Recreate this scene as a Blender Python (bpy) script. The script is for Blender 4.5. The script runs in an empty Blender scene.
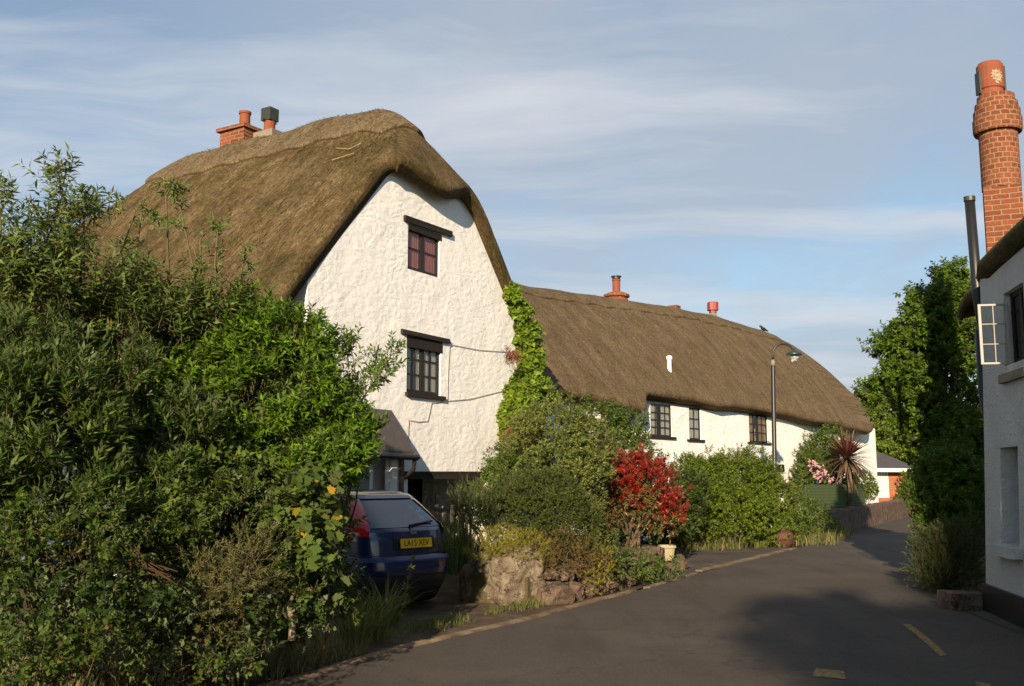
import bpy, bmesh, math, random
import numpy as np
from mathutils import Vector, noise as mnoise, Matrix

R_ = random.Random(7)
scene = bpy.context.scene
COL = scene.collection
rad = math.radians

# ------------------------------------------------------------------ camera
F = 1000.0
PITCH = math.atan(0.135)
EYE = np.array([0.0, 0.0, 1.6])
FW = np.array([0, math.cos(PITCH), math.sin(PITCH)])
UP = np.array([0, -math.sin(PITCH), math.cos(PITCH)])
RT = np.array([1.0, 0, 0])
cd = bpy.data.cameras.new("camera")
cam = bpy.data.objects.new("camera", cd)
COL.objects.link(cam)
cd.sensor_width = 36.0
cd.lens = F / 1024 * 36.0
cd.clip_start = 0.1
cd.clip_end = 3000
cam.location = EYE
cam.rotation_euler = (math.pi / 2 + PITCH, 0, 0)
scene.camera = cam

def ray(x, y):
    return FW + RT * (x - 512) / F + UP * (343 - y) / F
def on_z(x, y, z=0.0):
    d = ray(x, y); return EYE + d * (z - EYE[2]) / d[2]
def at_y(x, y, Y):
    d = ray(x, y); return EYE + d * Y / d[1]

class Frame:
    """u along the facade, v into the building, z up"""
    def __init__(s, o, u, v):
        s.o = np.array([o[0], o[1], 0.0]); s.u = np.array([u[0], u[1], 0.0]); s.v = np.array([v[0], v[1], 0.0])
    def w(s, u, v, z):
        p = s.o + s.u * u + s.v * v
        return (p[0], p[1], p[2] + z)
    def hit(s, x, y, v=0.0):
        d = ray(x, y); o = s.o + s.v * v
        n = s.v
        P = EYE + d * (((o - EYE) @ n) / (d @ n))
        return (P - s.o) @ s.u, P[2]
    def hit_u(s, x, y, u):
        d = ray(x, y); o = s.o + s.u * u
        P = EYE + d * (((o - EYE) @ s.u) / (d @ s.u))
        return (P - s.o) @ s.v, P[2]
def frame_ang(o, deg):
    a = rad(deg)
    return Frame(o, (math.sin(a), math.cos(a)), (-math.cos(a), math.sin(a)))

# ------------------------------------------------------------------ object helpers
def origin_of(p):
    v = Vector((0, 0, 0))
    while p is not None:
        v += p.location; p = p.parent
    return v

def link(name, me, parent=None, loc=None, smooth=False):
    o = bpy.data.objects.new(name, me)
    COL.objects.link(o)
    if parent is not None:
        o.parent = parent
    if loc is not None:
        o.location = loc
    if smooth:
        me.polygons.foreach_set('use_smooth', [True] * len(me.polygons))
    return o

def tag(o, label=None, cat=None, group=None, kind=None):
    if label: o['label'] = label
    if cat: o['category'] = cat
    if group: o['group'] = group
    if kind: o['kind'] = kind
    return o

def thing(name, loc, label, cat, group=None):
    o = bpy.data.objects.new(name, None)
    COL.objects.link(o)
    o.location = tuple(float(k) for k in loc)
    o.empty_display_size = 0.2
    return tag(o, label, cat, group)

class MB:
    """vertex / face collector in world coordinates, one material per mesh"""
    def __init__(s):
        s.v = []; s.f = []; s.uv = {}
    def add(s, vs, fs):
        n = len(s.v)
        s.v += [tuple(map(float, p)) for p in vs]
        s.f += [tuple(i + n for i in f) for f in fs]
    def box(s, T, a, b, jit=0.0):
        vs = []
        for z in (a[2], b[2]):
            for (x, y) in ((a[0], a[1]), (b[0], a[1]), (b[0], b[1]), (a[0], b[1])):
                q = [x, y, z]
                if jit: q = [k + R_.uniform(-jit, jit) for k in q]
                vs.append(T(*q))
        s.add(vs, [(3, 2, 1, 0), (4, 5, 6, 7), (0, 1, 5, 4), (1, 2, 6, 5), (2, 3, 7, 6), (3, 0, 4, 7)])
    def tube(s, pts, rs, n=8, cap=True):
        pts = [Vector(p) for p in pts]
        if not hasattr(rs, '__len__'): rs = [rs] * len(pts)
        base = len(s.v); up0 = None
        for i, p in enumerate(pts):
            if i == 0: d = pts[1] - p
            elif i == len(pts) - 1: d = p - pts[i - 1]
            else: d = (pts[i + 1] - pts[i - 1])
            d = d.normalized()
            if up0 is None:
                a = Vector((0, 0, 1)) if abs(d.z) < .9 else Vector((1, 0, 0))
                e1 = d.cross(a).normalized()
            else:
                e1 = (up0 - d * up0.dot(d)).normalized()
            up0 = e1; e2 = d.cross(e1)
            for k in range(n):
                t = 2 * math.pi * k / n
                s.v.append(tuple(p + (e1 * math.cos(t) + e2 * math.sin(t)) * rs[i]))
        for i in range(len(pts) - 1):
            for k in range(n):
                a = base + i * n + k; b = base + i * n + (k + 1) % n
                s.f.append((a, b, b + n, a + n))
        if cap:
            s.f.append(tuple(base + k for k in range(n - 1, -1, -1)))
            s.f.append(tuple(base + (len(pts) - 1) * n + k for k in range(n)))
    def lathe(s, c, prof, n=16, sq=None, rot=0.0):
        """prof: list of (r, z). sq: superellipse exponent"""
        base = len(s.v)
        for (r, z) in prof:
            for k in range(n):
                t = 2 * math.pi * k / n + rot
                cx, cy = math.cos(t), math.sin(t)
                if sq:
                    m = (abs(cx) ** sq + abs(cy) ** sq) ** (-1 / sq); cx *= m; cy *= m
                s.v.append((c[0] + r * cx, c[1] + r * cy, c[2] + z))
        for i in range(len(prof) - 1):
            for k in range(n):
                a = base + i * n + k; b = base + i * n + (k + 1) % n
                s.f.append((a, b, b + n, a + n))
        s.f.append(tuple(base + k for k in range(n - 1, -1, -1)))
        s.f.append(tuple(base + (len(prof) - 1) * n + k for k in range(n)))
    def build(s, name, mat, parent=None, smooth=False, origin=None, uvfn=None, bevel=0):
        o3 = origin_of(parent) if parent is not None else Vector(origin or (0, 0, 0))
        me = bpy.data.meshes.new(name)
        me.from_pydata([(a - o3.x, b - o3.y, c - o3.z) for a, b, c in s.v], [], s.f)
        if bevel:
            bm = bmesh.new(); bm.from_mesh(me)
            bmesh.ops.bevel(bm, geom=list(bm.edges), offset=bevel, segments=2, affect='EDGES')
            bm.to_mesh(me); bm.free()
        if uvfn:
            uv = me.uv_layers.new(name='UVMap')
            for p in me.polygons:
                for li in p.loop_indices:
                    co = me.vertices[me.loops[li].vertex_index].co + o3
                    uv.data[li].uv = uvfn(co, p.normal)
        me.materials.append(mat)
        me.update()
        return link(name, me, parent, None if parent is not None else o3, smooth)

def wT(x, y, z): return (x, y, z)

def prism(outline, T, v0, v1):
    """outline list of (u,z) extruded along v"""
    mb = MB(); n = len(outline)
    vs = [T(u, v0, z) for u, z in outline] + [T(u, v1, z) for u, z in outline]
    fs = [tuple(range(n)), tuple(range(2 * n - 1, n - 1, -1))]
    for i in range(n):
        j = (i + 1) % n
        fs.append((i, i + n, j + n, j))
    mb.add(vs, fs)
    return mb

def boolean_cut(o, cutters):
    """cutters: list of MB in world coordinates"""
    bm = bmesh.new(); bm.from_mesh(o.data); bmesh.ops.recalc_face_normals(bm, faces=bm.faces); bm.to_mesh(o.data); bm.free()
    tmp = []
    for c in cutters:
        me = bpy.data.meshes.new('cut')
        me.from_pydata(c.v, [], c.f)
        bm = bmesh.new(); bm.from_mesh(me); bmesh.ops.recalc_face_normals(bm, faces=bm.faces); bm.to_mesh(me); bm.free()
        oo = bpy.data.objects.new('cut', me); COL.objects.link(oo)
        tmp.append(oo)
        m = o.modifiers.new('b', 'BOOLEAN'); m.operation = 'DIFFERENCE'; m.object = oo; m.solver = 'EXACT'
    bpy.context.view_layer.update()
    dg = bpy.context.evaluated_depsgraph_get()
    me2 = bpy.data.meshes.new_from_object(o.evaluated_get(dg))
    o.modifiers.clear()
    o.data = me2
    for t in tmp:
        bpy.data.objects.remove(t, do_unlink=True)

# ------------------------------------------------------------------ material helpers
class NT:
    def __init__(s, name, world=None):
        if world is None:
            s.m = bpy.data.materials.new(name); s.m.use_nodes = True
            s.t = s.m.node_tree
        else:
            s.t = world.node_tree
        s.t.nodes.clear()
    def n(s, typ, ins=None, **kw):
        nd = s.t.nodes.new(typ)
        for k, v in kw.items(): setattr(nd, k, v)
        for k, v in (ins or {}).items():
            sock = nd.inputs[k]
            if isinstance(v, bpy.types.NodeSocket): s.t.links.new(v, sock)
            else: sock.default_value = v
        return nd
    def ramp(s, fac, stops, interp='LINEAR'):
        nd = s.t.nodes.new('ShaderNodeValToRGB')
        cr = nd.color_ramp; cr.interpolation = interp
        while len(cr.elements) < len(stops): cr.elements.new(0.5)
        for e, (p, c) in zip(cr.elements, stops):
            e.position = p
            e.color = (c, c, c, 1) if not hasattr(c, '__len__') else (*c, 1)
        s.t.links.new(fac, nd.inputs[0])
        return nd.outputs[0]
    def noise(s, vec, scale, detail=4, rough=.55, **kw):
        ins = {'Scale': scale, 'Detail': detail, 'Roughness': rough}
        if vec is not None: ins['Vector'] = vec
        ins.update(kw)
        return s.n('ShaderNodeTexNoise', ins).outputs[0]
    def mapping(s, vec, scale=(1, 1, 1), rot=(0, 0, 0)):
        return s.n('ShaderNodeMapping', {'Vector': vec, 'Scale': scale, 'Rotation': rot}).outputs[0]
    def math(s, op, a, b=None, c=None):
        nd = s.t.nodes.new('ShaderNodeMath'); nd.operation = op
        for i, q in enumerate((a, b, c)):
            if q is None: continue
            if isinstance(q, bpy.types.NodeSocket): s.t.links.new(q, nd.inputs[i])
            else: nd.inputs[i].default_value = q
        return nd.outputs[0]
    def mix(s, fac, a, b, blend='MIX'):
        nd = s.t.nodes.new('ShaderNodeMix'); nd.data_type = 'RGBA'; nd.blend_type = blend
        for idx, q in ((0, fac), (6, a), (7, b)):
            if isinstance(q, bpy.types.NodeSocket): s.t.links.new(q, nd.inputs[idx])
            else: nd.inputs[idx].default_value = q if idx == 0 else (*q, 1) if len(q) == 3 else q
        return nd.outputs[2]
    def bump(s, h, strength=1.0, dist=.02, normal=None):
        ins = {'Height': h, 'Strength': strength, 'Distance': dist}
        if normal is not None: ins['Normal'] = normal
        return s.n('ShaderNodeBump', ins).outputs[0]
    def obj(s): return s.n('ShaderNodeTexCoord').outputs['Object']
    def uv(s): return s.n('ShaderNodeTexCoord').outputs['UV']
    def pr(s, col, rough=.8, spec=.3, normal=None, metal=0.0, **kw):
        ins = {'Base Color': col if isinstance(col, bpy.types.NodeSocket) else (*col, 1), 'Roughness': rough, 'Metallic': metal, 'Specular IOR Level': spec}
        if normal is not None: ins['Normal'] = normal
        ins.update(kw)
        return s.n('ShaderNodeBsdfPrincipled', ins).outputs[0]
    def out(s, surf):
        o = s.t.nodes.new('ShaderNodeOutputMaterial'); s.t.links.new(surf, o.inputs[0])
        return s.m

def m_plain(name, c, rough=.6, spec=.4, metal=0.0, var=.15, scale=8, bump=0.0):
    N = NT(name); v = N.obj()
    f = N.noise(v, scale, 5, .6)
    col = N.mix(f, tuple(k * (1 - var) for k in c), tuple(min(1, k * (1 + var)) for k in c))
    nrm = N.bump(N.noise(v, scale * 4, 5), .6, bump) if bump else None
    return N.out(N.pr(col, rough, spec, nrm, metal))

def m_whitewash(name, base=(.785, .775, .76), dirt=(.36, .27, .18), scale=1.1, lump=.0095, dirt_amt=.5):
    N = NT(name); v = N.obj()
    warp = N.n('ShaderNodeTexNoise', {'Vector': v, 'Scale': 2.6 * scale, 'Detail': 3.0}).outputs[1]
    vv = N.n('ShaderNodeVectorMath', {0: v, 1: N.n('ShaderNodeVectorMath', {0: warp, 3: .2}, operation='SCALE').outputs[0]}, operation='ADD').outputs[0]
    m1 = N.mapping(vv, (4.0 * scale, 4.0 * scale, 7.5 * scale))
    vor = N.n('ShaderNodeTexVoronoi', {'Vector': m1, 'Scale': 1.0}, feature='DISTANCE_TO_EDGE').outputs[0]
    cellc = N.n('ShaderNodeTexVoronoi', {'Vector': m1, 'Scale': 1.0}).outputs[1]
    h1 = N.math('ADD', N.math('MULTIPLY', N.ramp(vor, [(0.0, 0.0), (.42, 1.0)], 'EASE'), .55), N.math('MULTIPLY', cellc, .35))
    h2 = N.math('MULTIPLY', N.noise(N.mapping(vv, (1, 1, 1.7)), 6.5 * scale, 10, .7), 1.5)
    h3 = N.math('MULTIPLY', N.noise(v, 30 * scale, 6, .75), .75)
    pat = N.ramp(N.noise(v, .9, 5, .6), [(.35, .45), (.65, 1.0)])
    h = N.math('ADD', N.math('MULTIPLY', N.math('ADD', N.math('ADD', h1, h2), h3), pat), N.math('MULTIPLY', N.noise(v, 2.2, 3, .5), 2.2))
    nrm = N.bump(h, 1.0, lump)
    st = N.ramp(N.noise(N.mapping(v, (1.2, 1.2, .5)), 1.6, 7, .68), [(.42, 0.0), (.6, 1.0)])
    z = N.n('ShaderNodeSeparateXYZ', {0: v}).outputs[2]
    low = N.ramp(N.math('DIVIDE', z, 4.0), [(.3, 1.0), (.9, .35)])
    fine = N.ramp(N.noise(v, 14, 6, .7), [(.45, 0.0), (.75, 1.0)])
    f = N.math('MULTIPLY', N.math('MULTIPLY', st, low), N.math('MULTIPLY', N.math('ADD', fine, .35), dirt_amt))
    col = N.mix(f, base, dirt)
    col = N.mix(N.noise(v, 5, 4), col, tuple(k * .9 for k in base))
    run = N.ramp(N.noise(N.mapping(v, (7, 7, .35)), 1.0, 6, .7), [(.55, 0.0), (.75, .4)])
    col = N.mix(run, col, tuple(a * .62 + c * .2 for a, c in zip(base, dirt)))
    crk = N.ramp(N.math('ADD', vor, N.math('MULTIPLY', N.noise(v, 3, 4), .3)), [(.13, .16), (.2, 0.0)])
    col = N.mix(crk, col, tuple(k * .72 for k in base))
    return N.out(N.pr(col, .85, .25, nrm))

def m_thatch(name, dark, mid, light, moss=(.05, .045, .012), moss_amt=.5, grey=(.2, .17, .13)):
    N = NT(name); uv = N.uv(); ob = N.obj()
    s1 = N.noise(N.mapping(uv, (38, 2.2, 1)), 1.0, 6, .65)
    s2 = N.noise(N.mapping(uv, (110, 7, 1)), 1.0, 3, .6)
    s3 = N.noise(N.mapping(uv, (2.6, 1.1, 1), (0, 0, .35)), 1.0, 7, .7)
    f = N.math('ADD', N.math('MULTIPLY', s1, .45), N.math('ADD', N.math('MULTIPLY', s2, .35), N.math('MULTIPLY', s3, .55)))
    col = N.ramp(f, [(.5, dark), (.66, mid), (.86, light)])
    mo = N.ramp(N.noise(ob, .8, 8, .72), [(.42, 0.0), (.6, 1.0)])
    mf = N.math('MULTIPLY', mo, N.math('MULTIPLY', N.ramp(N.noise(ob, 12, 5, .7), [(.3, 0.2), (.65, 1.0)]), moss_amt))
    col = N.mix(mf, col, moss)
    gf = N.ramp(N.noise(N.mapping(uv, (1.4, .5, 1)), 1.0, 5, .6), [(.5, 0.0), (.75, .5)])
    col = N.mix(gf, col, grey)
    sp1 = N.noise(ob, 15, 7, .82); sp2 = N.noise(N.mapping(uv, (30, 12, 1)), 1.0, 5, .8)
    k = N.ramp(N.math('ADD', N.math('MULTIPLY', sp1, .5), N.math('MULTIPLY', sp2, .5)), [(.36, .35), (.5, 1.0), (.64, 1.95)])
    col = N.mix(1.0, col, k, 'MULTIPLY')
    h = N.math('ADD', N.math('MULTIPLY', sp1, .9), N.math('MULTIPLY', s1, .4))
    h = N.math('ADD', h, N.math('MULTIPLY', sp2, .6))
    h0 = N.math('ADD', N.math('MULTIPLY', s1, .6), N.math('ADD', N.math('MULTIPLY', s2, .5), N.math('MULTIPLY', N.noise(ob, 5, 5, .6), .9)))
    nrm = N.bump(h, 1.0, .05)
    return N.out(N.pr(col, .95, .1, nrm))

def m_brick(name, c1=(.19, .052, .024), c2=(.105, .028, .015), mortar=(.21, .135, .08), w=.215, hgt=.078, ms=.011):
    N = NT(name); uv = N.uv(); ob = N.obj()
    wv = N.n('ShaderNodeTexNoise', {'Vector': ob, 'Scale': 9.0}).outputs[1]
    u2 = N.n('ShaderNodeVectorMath', {0: uv, 1: N.n('ShaderNodeVectorMath', {0: wv, 3: .022}, operation='SCALE').outputs[0]}, operation='ADD').outputs[0]
    b = N.n('ShaderNodeTexBrick', {'Vector': u2, 'Color1': (*c1, 1), 'Color2': (*c2, 1), 'Mortar': (*mortar, 1), 'Scale': 1.0, 'Mortar Size': ms,
                                   'Mortar Smooth': .2, 'Bias': -.1, 'Brick Width': w, 'Row Height': hgt})
    col = N.mix(N.ramp(N.noise(ob, 6, 6, .7), [(.45, 0.0), (.8, .6)]), b.outputs[0], (.12, .06, .035))
    col = N.mix(N.ramp(N.noise(ob, 22, 4, .7), [(.55, 0.0), (.8, .45)]), col, (.45, .2, .08))
    h = N.math('ADD', N.math('MULTIPLY', b.outputs[1], -1.0), N.math('MULTIPLY', N.noise(ob, 30, 4), .35))
    return N.out(N.pr(col, .9, .15, N.bump(h, 1.0, .012)))

def m_leaf(name, c1, c2, c3, rough=.45, trans=.3, spec=.13, spot=None):
    N = NT(name)
    g = N.n('ShaderNodeNewGeometry')
    rnd = g.outputs['Random Per Island']
    ob = N.obj()
    patch = N.noise(ob, 1.7, 3, .6)
    f = N.math('ADD', N.math('MULTIPLY', rnd, .75), N.math('MULTIPLY', patch, .4))
    stops = [(.1, c1), (.5, c2), (.95, c3)]
    col = N.ramp(f, stops)
    if spot:
        sp, amt = spot
        r2 = N.math('FRACT', N.math('MULTIPLY', rnd, 37.7))
        col = N.mix(N.ramp(r2, [(1 - amt - .002, 0.0), (1 - amt, 1.0)]), col, sp)
    # paler underside
    back = N.mix(g.outputs['Backfacing'], col, N.mix(.35, col, (.16, .17, .1)))
    p = N.pr(back, rough, spec)
    tr = N.n('ShaderNodeBsdfTranslucent', {'Color': N.mix(.35, col, (.2, .24, .02))}).outputs[0]
    mx = N.n('ShaderNodeMixShader', {0: trans, 1: p, 2: tr}).outputs[0]
    return N.out(mx)

def m_glass(name, tint=(.02, .025, .03)):
    N = NT(name)
    gl = N.n('ShaderNodeBsdfGlossy', {'Color': (.9, .9, .9, 1), 'Roughness': .03}).outputs[0]
    tr = N.n('ShaderNodeBsdfTransparent', {'Color': (.86, .88, .88, 1)}).outputs[0]
    fr = N.n('ShaderNodeFresnel', {'IOR': 1.5}).outputs[0]
    return N.out(N.n('ShaderNodeMixShader', {0: N.math('MINIMUM', N.math('MULTIPLY', fr, .7), .8), 1: tr, 2: gl}).outputs[0])

def m_stone(name, c1, c2, c3, scale=3, moss=.25):
    N = NT(name); v = N.obj()
    f = N.noise(v, scale, 8, .68)
    col = N.ramp(f, [(.3, c1), (.5, c2), (.72, c3)])
    mo = N.ramp(N.noise(v, scale * .7, 6, .7), [(.55, 0.0), (.7, moss)])
    col = N.mix(mo, col, (.07, .07, .02))
    li = N.ramp(N.noise(v, scale * 5, 4, .7), [(.66, 0.0), (.74, .5)])
    col = N.mix(li, col, (.35, .3, .2))
    wv = N.n('ShaderNodeTexNoise', {'Vector': v, 'Scale': scale * 1.3, 'Detail': 4.0}).outputs[1]
    vv = N.n('ShaderNodeVectorMath', {0: v, 1: N.n('ShaderNodeVectorMath', {0: wv, 3: .35}, operation='SCALE').outputs[0]}, operation='ADD').outputs[0]
    ck = N.n('ShaderNodeTexVoronoi', {'Vector': vv, 'Scale': scale * .45}, feature='DISTANCE_TO_EDGE').outputs[0]
    cd_ = N.ramp(ck, [(.0, 0.0), (.018, 1.0)])
    col = N.mix(N.math('MULTIPLY', N.math('SUBTRACT', 1.0, cd_), .7), col, tuple(k * .35 for k in c1))
    h = N.math('ADD', N.noise(v, scale * 2.2, 8, .7), N.math('MULTIPLY', N.noise(v, scale * 11, 5, .7), .35))
    h = N.math('ADD', h, N.math('MULTIPLY', cd_, .5))
    return N.out(N.pr(col, .92, .15, N.bump(h, 1.0, .06)))

# ---- materials
M = {}
M['white'] = m_whitewash('limewash_stone')
M['white_far'] = m_whitewash('limewash_far', scale=1.0, lump=.0125, dirt_amt=.35)
M['roughcast'] = m_whitewash('roughcast', base=(.56, .54, .5), scale=2.6, lump=.02, dirt_amt=.4)
M['thatch_old'] = m_thatch('thatch_old', (.035, .023, .011), (.108, .073, .033), (.23, .17, .092), moss=(.038, .033, .009), moss_amt=.95, grey=(.19, .14, .085))
M['thatch_new'] = m_thatch('thatch_new', (.056, .038, .021), (.125, .088, .05), (.21, .155, .092), moss=(.07, .05, .025), moss_amt=.35, grey=(.165, .125, .078))
M['thatch_ridge'] = m_thatch('thatch_ridge', (.055, .038, .02), (.125, .09, .05), (.22, .165, .1), moss=(.07, .055, .025), moss_amt=.4, grey=(.17, .135, .09))
M['thatch_moss'] = m_thatch('thatch_moss', (.04, .03, .012), (.1, .075, .03), (.2, .15, .07), moss=(.055, .06, .014), moss_amt=.9)
M['brick'] = m_brick('chimney_brick')
M['brick_red'] = m_brick('porch_brick', (.45, .12, .05), (.34, .08, .035), (.4, .25, .16))
M['terracotta'] = m_plain('terracotta', (.19, .058, .03), .8, .2, var=.3, scale=9)
M['terra_dark'] = m_plain('terracotta_dark', (.07, .028, .018), .7, .3, var=.3, scale=9)
M['terra_pale'] = m_plain('terracotta_pale', (.28, .16, .1), .8, .2, var=.25, scale=9)
M['cement'] = m_plain('cement', (.19, .16, .12), .9, .2, var=.35, scale=7, bump=.01)
M['metal_dark'] = m_plain('weathered_metal', (.045, .05, .04), .5, .5, .5, var=.4, scale=12)
M['black'] = m_plain('black_paint', (.012, .012, .012), .4, .4, var=.3)
M['timber'] = m_plain('dark_timber', (.018, .014, .011), .75, .25, var=.5, scale=14, bump=.01)
M['unlit_backing'] = m_plain('painted_room_shade', (.02, .017, .015), .95, .05)  # near-black colour painted in for the darkness of unlit rooms
M['glass'] = m_glass('window_glass')
M['cur_white'] = m_plain('net_curtain', (.72, .68, .58), .9, .1, var=.08)
M['cur_pink'] = m_plain('pink_curtain', (.58, .24, .22), .9, .1, var=.15)
M['cur_tan'] = m_plain('tan_curtain', (.42, .27, .1), .9, .1, var=.15)
M['white_paint'] = m_plain('white_paint', (.75, .74, .7), .5, .4, var=.06)
M['slate'] = m_plain('slate_tiles', (.06, .05, .048), .6, .35, var=.4, scale=5, bump=.012)
M['cable'] = m_plain('cable_grey', (.3, .27, .23), .7, .2)
M['boulder'] = m_stone('boulder_stone', (.09, .07, .05), (.2, .158, .11), (.33, .27, .195), 6.5, .5)
M['rubble'] = m_stone('rubble_stone', (.055, .038, .027), (.12, .084, .062), (.2, .145, .108), 4.5, .5)
M['wallstone'] = m_stone('garden_wall_stone', (.06, .038, .029), (.125, .085, .067), (.22, .16, .125), 5.5, .3)
M['bark'] = m_stone('bark', (.05, .035, .022), (.11, .08, .05), (.2, .15, .1), 9, .2)
M['stem'] = m_plain('green_stem', (.09, .075, .035), .8, .2, var=.3)
M['screen'] = m_plain('green_screen_mesh', (.055, .075, .028), .85, .15, var=.2, scale=4)
M['cream'] = m_plain('cream_glaze', (.27, .23, .14), .6, .3, var=.15, scale=10)

# ------------------------------------------------------------------ ground, road
def poly_sheet(name, pts, z, mat, kind='structure'):
    mb = MB()
    mb.add([(p[0], p[1], z) for p in pts], [tuple(range(len(pts)))])
    o = mb.build(name, mat)
    bm = bmesh.new(); bm.from_mesh(o.data)
    bmesh.ops.triangulate(bm, faces=bm.faces)
    for f in bm.faces:
        if f.normal.z < 0: f.normal_flip()
    bm.to_mesh(o.data); bm.free()
    return tag(o, kind=kind)

N = NT('soil_and_grass'); v = N.obj()
big = N.noise(v, .6, 6, .65)
col = N.ramp(big, [(.35, (.035, .045, .014)), (.5, (.06, .06, .022)), (.65, (.085, .062, .036))])
col = N.mix(N.ramp(N.noise(v, 9, 6, .7), [(.4, 0.0), (.7, .8)]), col, (.1, .07, .04))
M['ground'] = N.out(N.pr(col, .95, .1, N.bump(N.noise(v, 14, 6, .7), 1.0, .05)))

N = NT('drive_earth'); v = N.obj()
col = N.ramp(N.noise(v, 2.2, 7, .7), [(.3, (.05, .034, .022)), (.5, (.09, .062, .042)), (.7, (.14, .1, .07))])
col = N.mix(N.ramp(N.noise(v, 40, 3, .7), [(.6, 0.0), (.7, .6)]), col, (.18, .14, .1))
M['earth'] = N.out(N.pr(col, .95, .1, N.bump(N.noise(v, 22, 6, .7), 1.0, .03)))

N = NT('asphalt'); v = N.obj()
big = N.noise(v, .55, 8, .7)
col = N.ramp(big, [(.3, (.031, .0235, .0175)), (.52, (.048, .0375, .029)), (.72, (.072, .057, .045))])
spk = N.noise(v, 70, 4, .8)
col = N.mix(N.ramp(spk, [(.42, 0.0), (.7, .65)]), col, (.12, .1, .08))
col = N.mix(N.ramp(N.noise(N.mapping(v, (1.3, .16, 1), (0, 0, rad(-27))), 1.4, 5, .6), [(.5, 0.0), (.7, .45)]), col, (.022, .018, .016))
cr = N.n('ShaderNodeTexVoronoi', {'Vector': N.n('ShaderNodeVectorMath', {0: v, 1: N.n('ShaderNodeTexNoise', {'Vector': v, 'Scale': 2.0}).outputs[1]}, operation='ADD').outputs[0], 'Scale': .35}, feature='DISTANCE_TO_EDGE').outputs[0]
col = N.mix(N.ramp(cr, [(.003, .4), (.009, 0.0)]), col, (.022, .02, .018))
M['asphalt'] = N.out(N.pr(col, .85, .25, N.bump(N.math('ADD', N.math('MULTIPLY', spk, .5), N.noise(v, 30, 4)), .6, .008)))

N = NT('worn_apron'); v = N.obj()
col = N.ramp(N.noise(v, 1.4, 7, .7), [(.3, (.045, .036, .03)), (.5, (.075, .062, .052)), (.7, (.12, .1, .08))])
M['apron'] = N.out(N.pr(col, .92, .15, N.bump(N.noise(v, 30, 6, .7), 1.0, .02)))

N = NT('kerb_concrete'); v = N.obj()
col = N.ramp(N.noise(v, 3, 7, .7), [(.32, (.06, .043, .03)), (.5, (.17, .12, .075)), (.7, (.28, .21, .135))])
M['kerb'] = N.out(N.pr(col, .9, .2, N.bump(N.noise(v, 40, 5, .7), 1.0, .008)))

def m_roadpaint(name, c):
    N = NT(name); v = N.obj()
    col = N.mix(N.ramp(N.noise(v, 22, 6, .75), [(.38, 1.0), (.6, 0.0)]), c, (.07, .06, .05))
    return N.out(N.pr(col, .8, .25))
M['yellow'] = m_roadpaint('worn_yellow_paint', (.36, .22, .04))
M['paint_white'] = m_roadpaint('worn_cream_paint', (.4, .32, .2))

g = 700
poly_sheet('ground', [(-g, -g), (g, -g), (g, 1800), (-g, 1800)], -.03, M['ground'])
ROADL = [(-9, -6.2), (-6.0, .0), (-4.0, 3.9), (-1.8, 8.05), (-1.05, 9.69), (.09, 11.53), (1.85, 14.76), (3.2, 17.37), (6.64, 23.49), (10.49, 31.2), (13.6, 36.9), (18.6, 46.0), (26, 56), (40, 66), (80, 84)]
ROADR = [(84, 77), (44, 59), (31, 50), (22.5, 40), (17.6, 33.5), (12.2, 27.2), (8.6, 21.2), (7.3, 18.2), (6.0, 15.0), (5.9, 13), (6.0, 11.5), (5.2, 4), (2.2, -10)]
road = poly_sheet('road', ROADL + ROADR, 0.004, M['asphalt'])

def strip(name, pts, w0, w1, z0, z1, mat, kind='structure'):
    """band following pts, from offset w0 to w1 to the left of travel, as solid strip"""
    mb = MB(); P = [Vector((a, b)) for a, b in pts]
    rows = []
    for i, p in enumerate(P):
        d = (P[min(i + 1, len(P) - 1)] - P[max(i - 1, 0)]).normalized()
        n = Vector((-d.y, d.x))
        rows.append((p + n * w0, p + n * w1))
    vs = []
    for a, b in rows:
        vs += [(a.x, a.y, z0), (a.x, a.y, z1), (b.x, b.y, z1), (b.x, b.y, z0)]
    fs = []
    for i in range(len(rows) - 1):
        o = i * 4
        for k in range(3):
            fs.append((o + k, o + k + 4, o + k + 5, o + k + 1))
    fs.append((0, 1, 2, 3)); e = (len(rows) - 1) * 4; fs.append((e + 3, e + 2, e + 1, e))
    mb.add(vs, fs)
    return tag(mb.build(name, mat), kind=kind)

def resample(pts, step, jit=0.0):
    out = []
    for (a, b), (c, d) in zip(pts[:-1], pts[1:]):
        L = math.hypot(c - a, d - b); n = max(1, int(L / step))
        for i in range(n):
            t = i / n
            out.append((a + (c - a) * t + R_.uniform(-jit, jit), b + (d - b) * t + R_.uniform(-jit, jit)))
    out.append(pts[-1]); return out

KL = [(-6.0, .0), (-4.0, 3.9), (-1.8, 8.05), (-1.05, 9.69), (.09, 11.53), (1.75, 14.55)]
strip('kerb', resample(KL, .5, .012), -.02, .09, -.05, .022, M['kerb'])
strip('kerb', resample([(1.98, 15.0), (2.6, 16.2), (3.1, 17.2)], .5, .012), -.03, .07, -.05, .02, M['kerb'])
strip('kerb', resample([(3.3, 17.6), (5.2, 20.9), (6.5, 23.2)], .5, .03), .02, .14, -.05, .025, M['kerb'])
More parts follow.
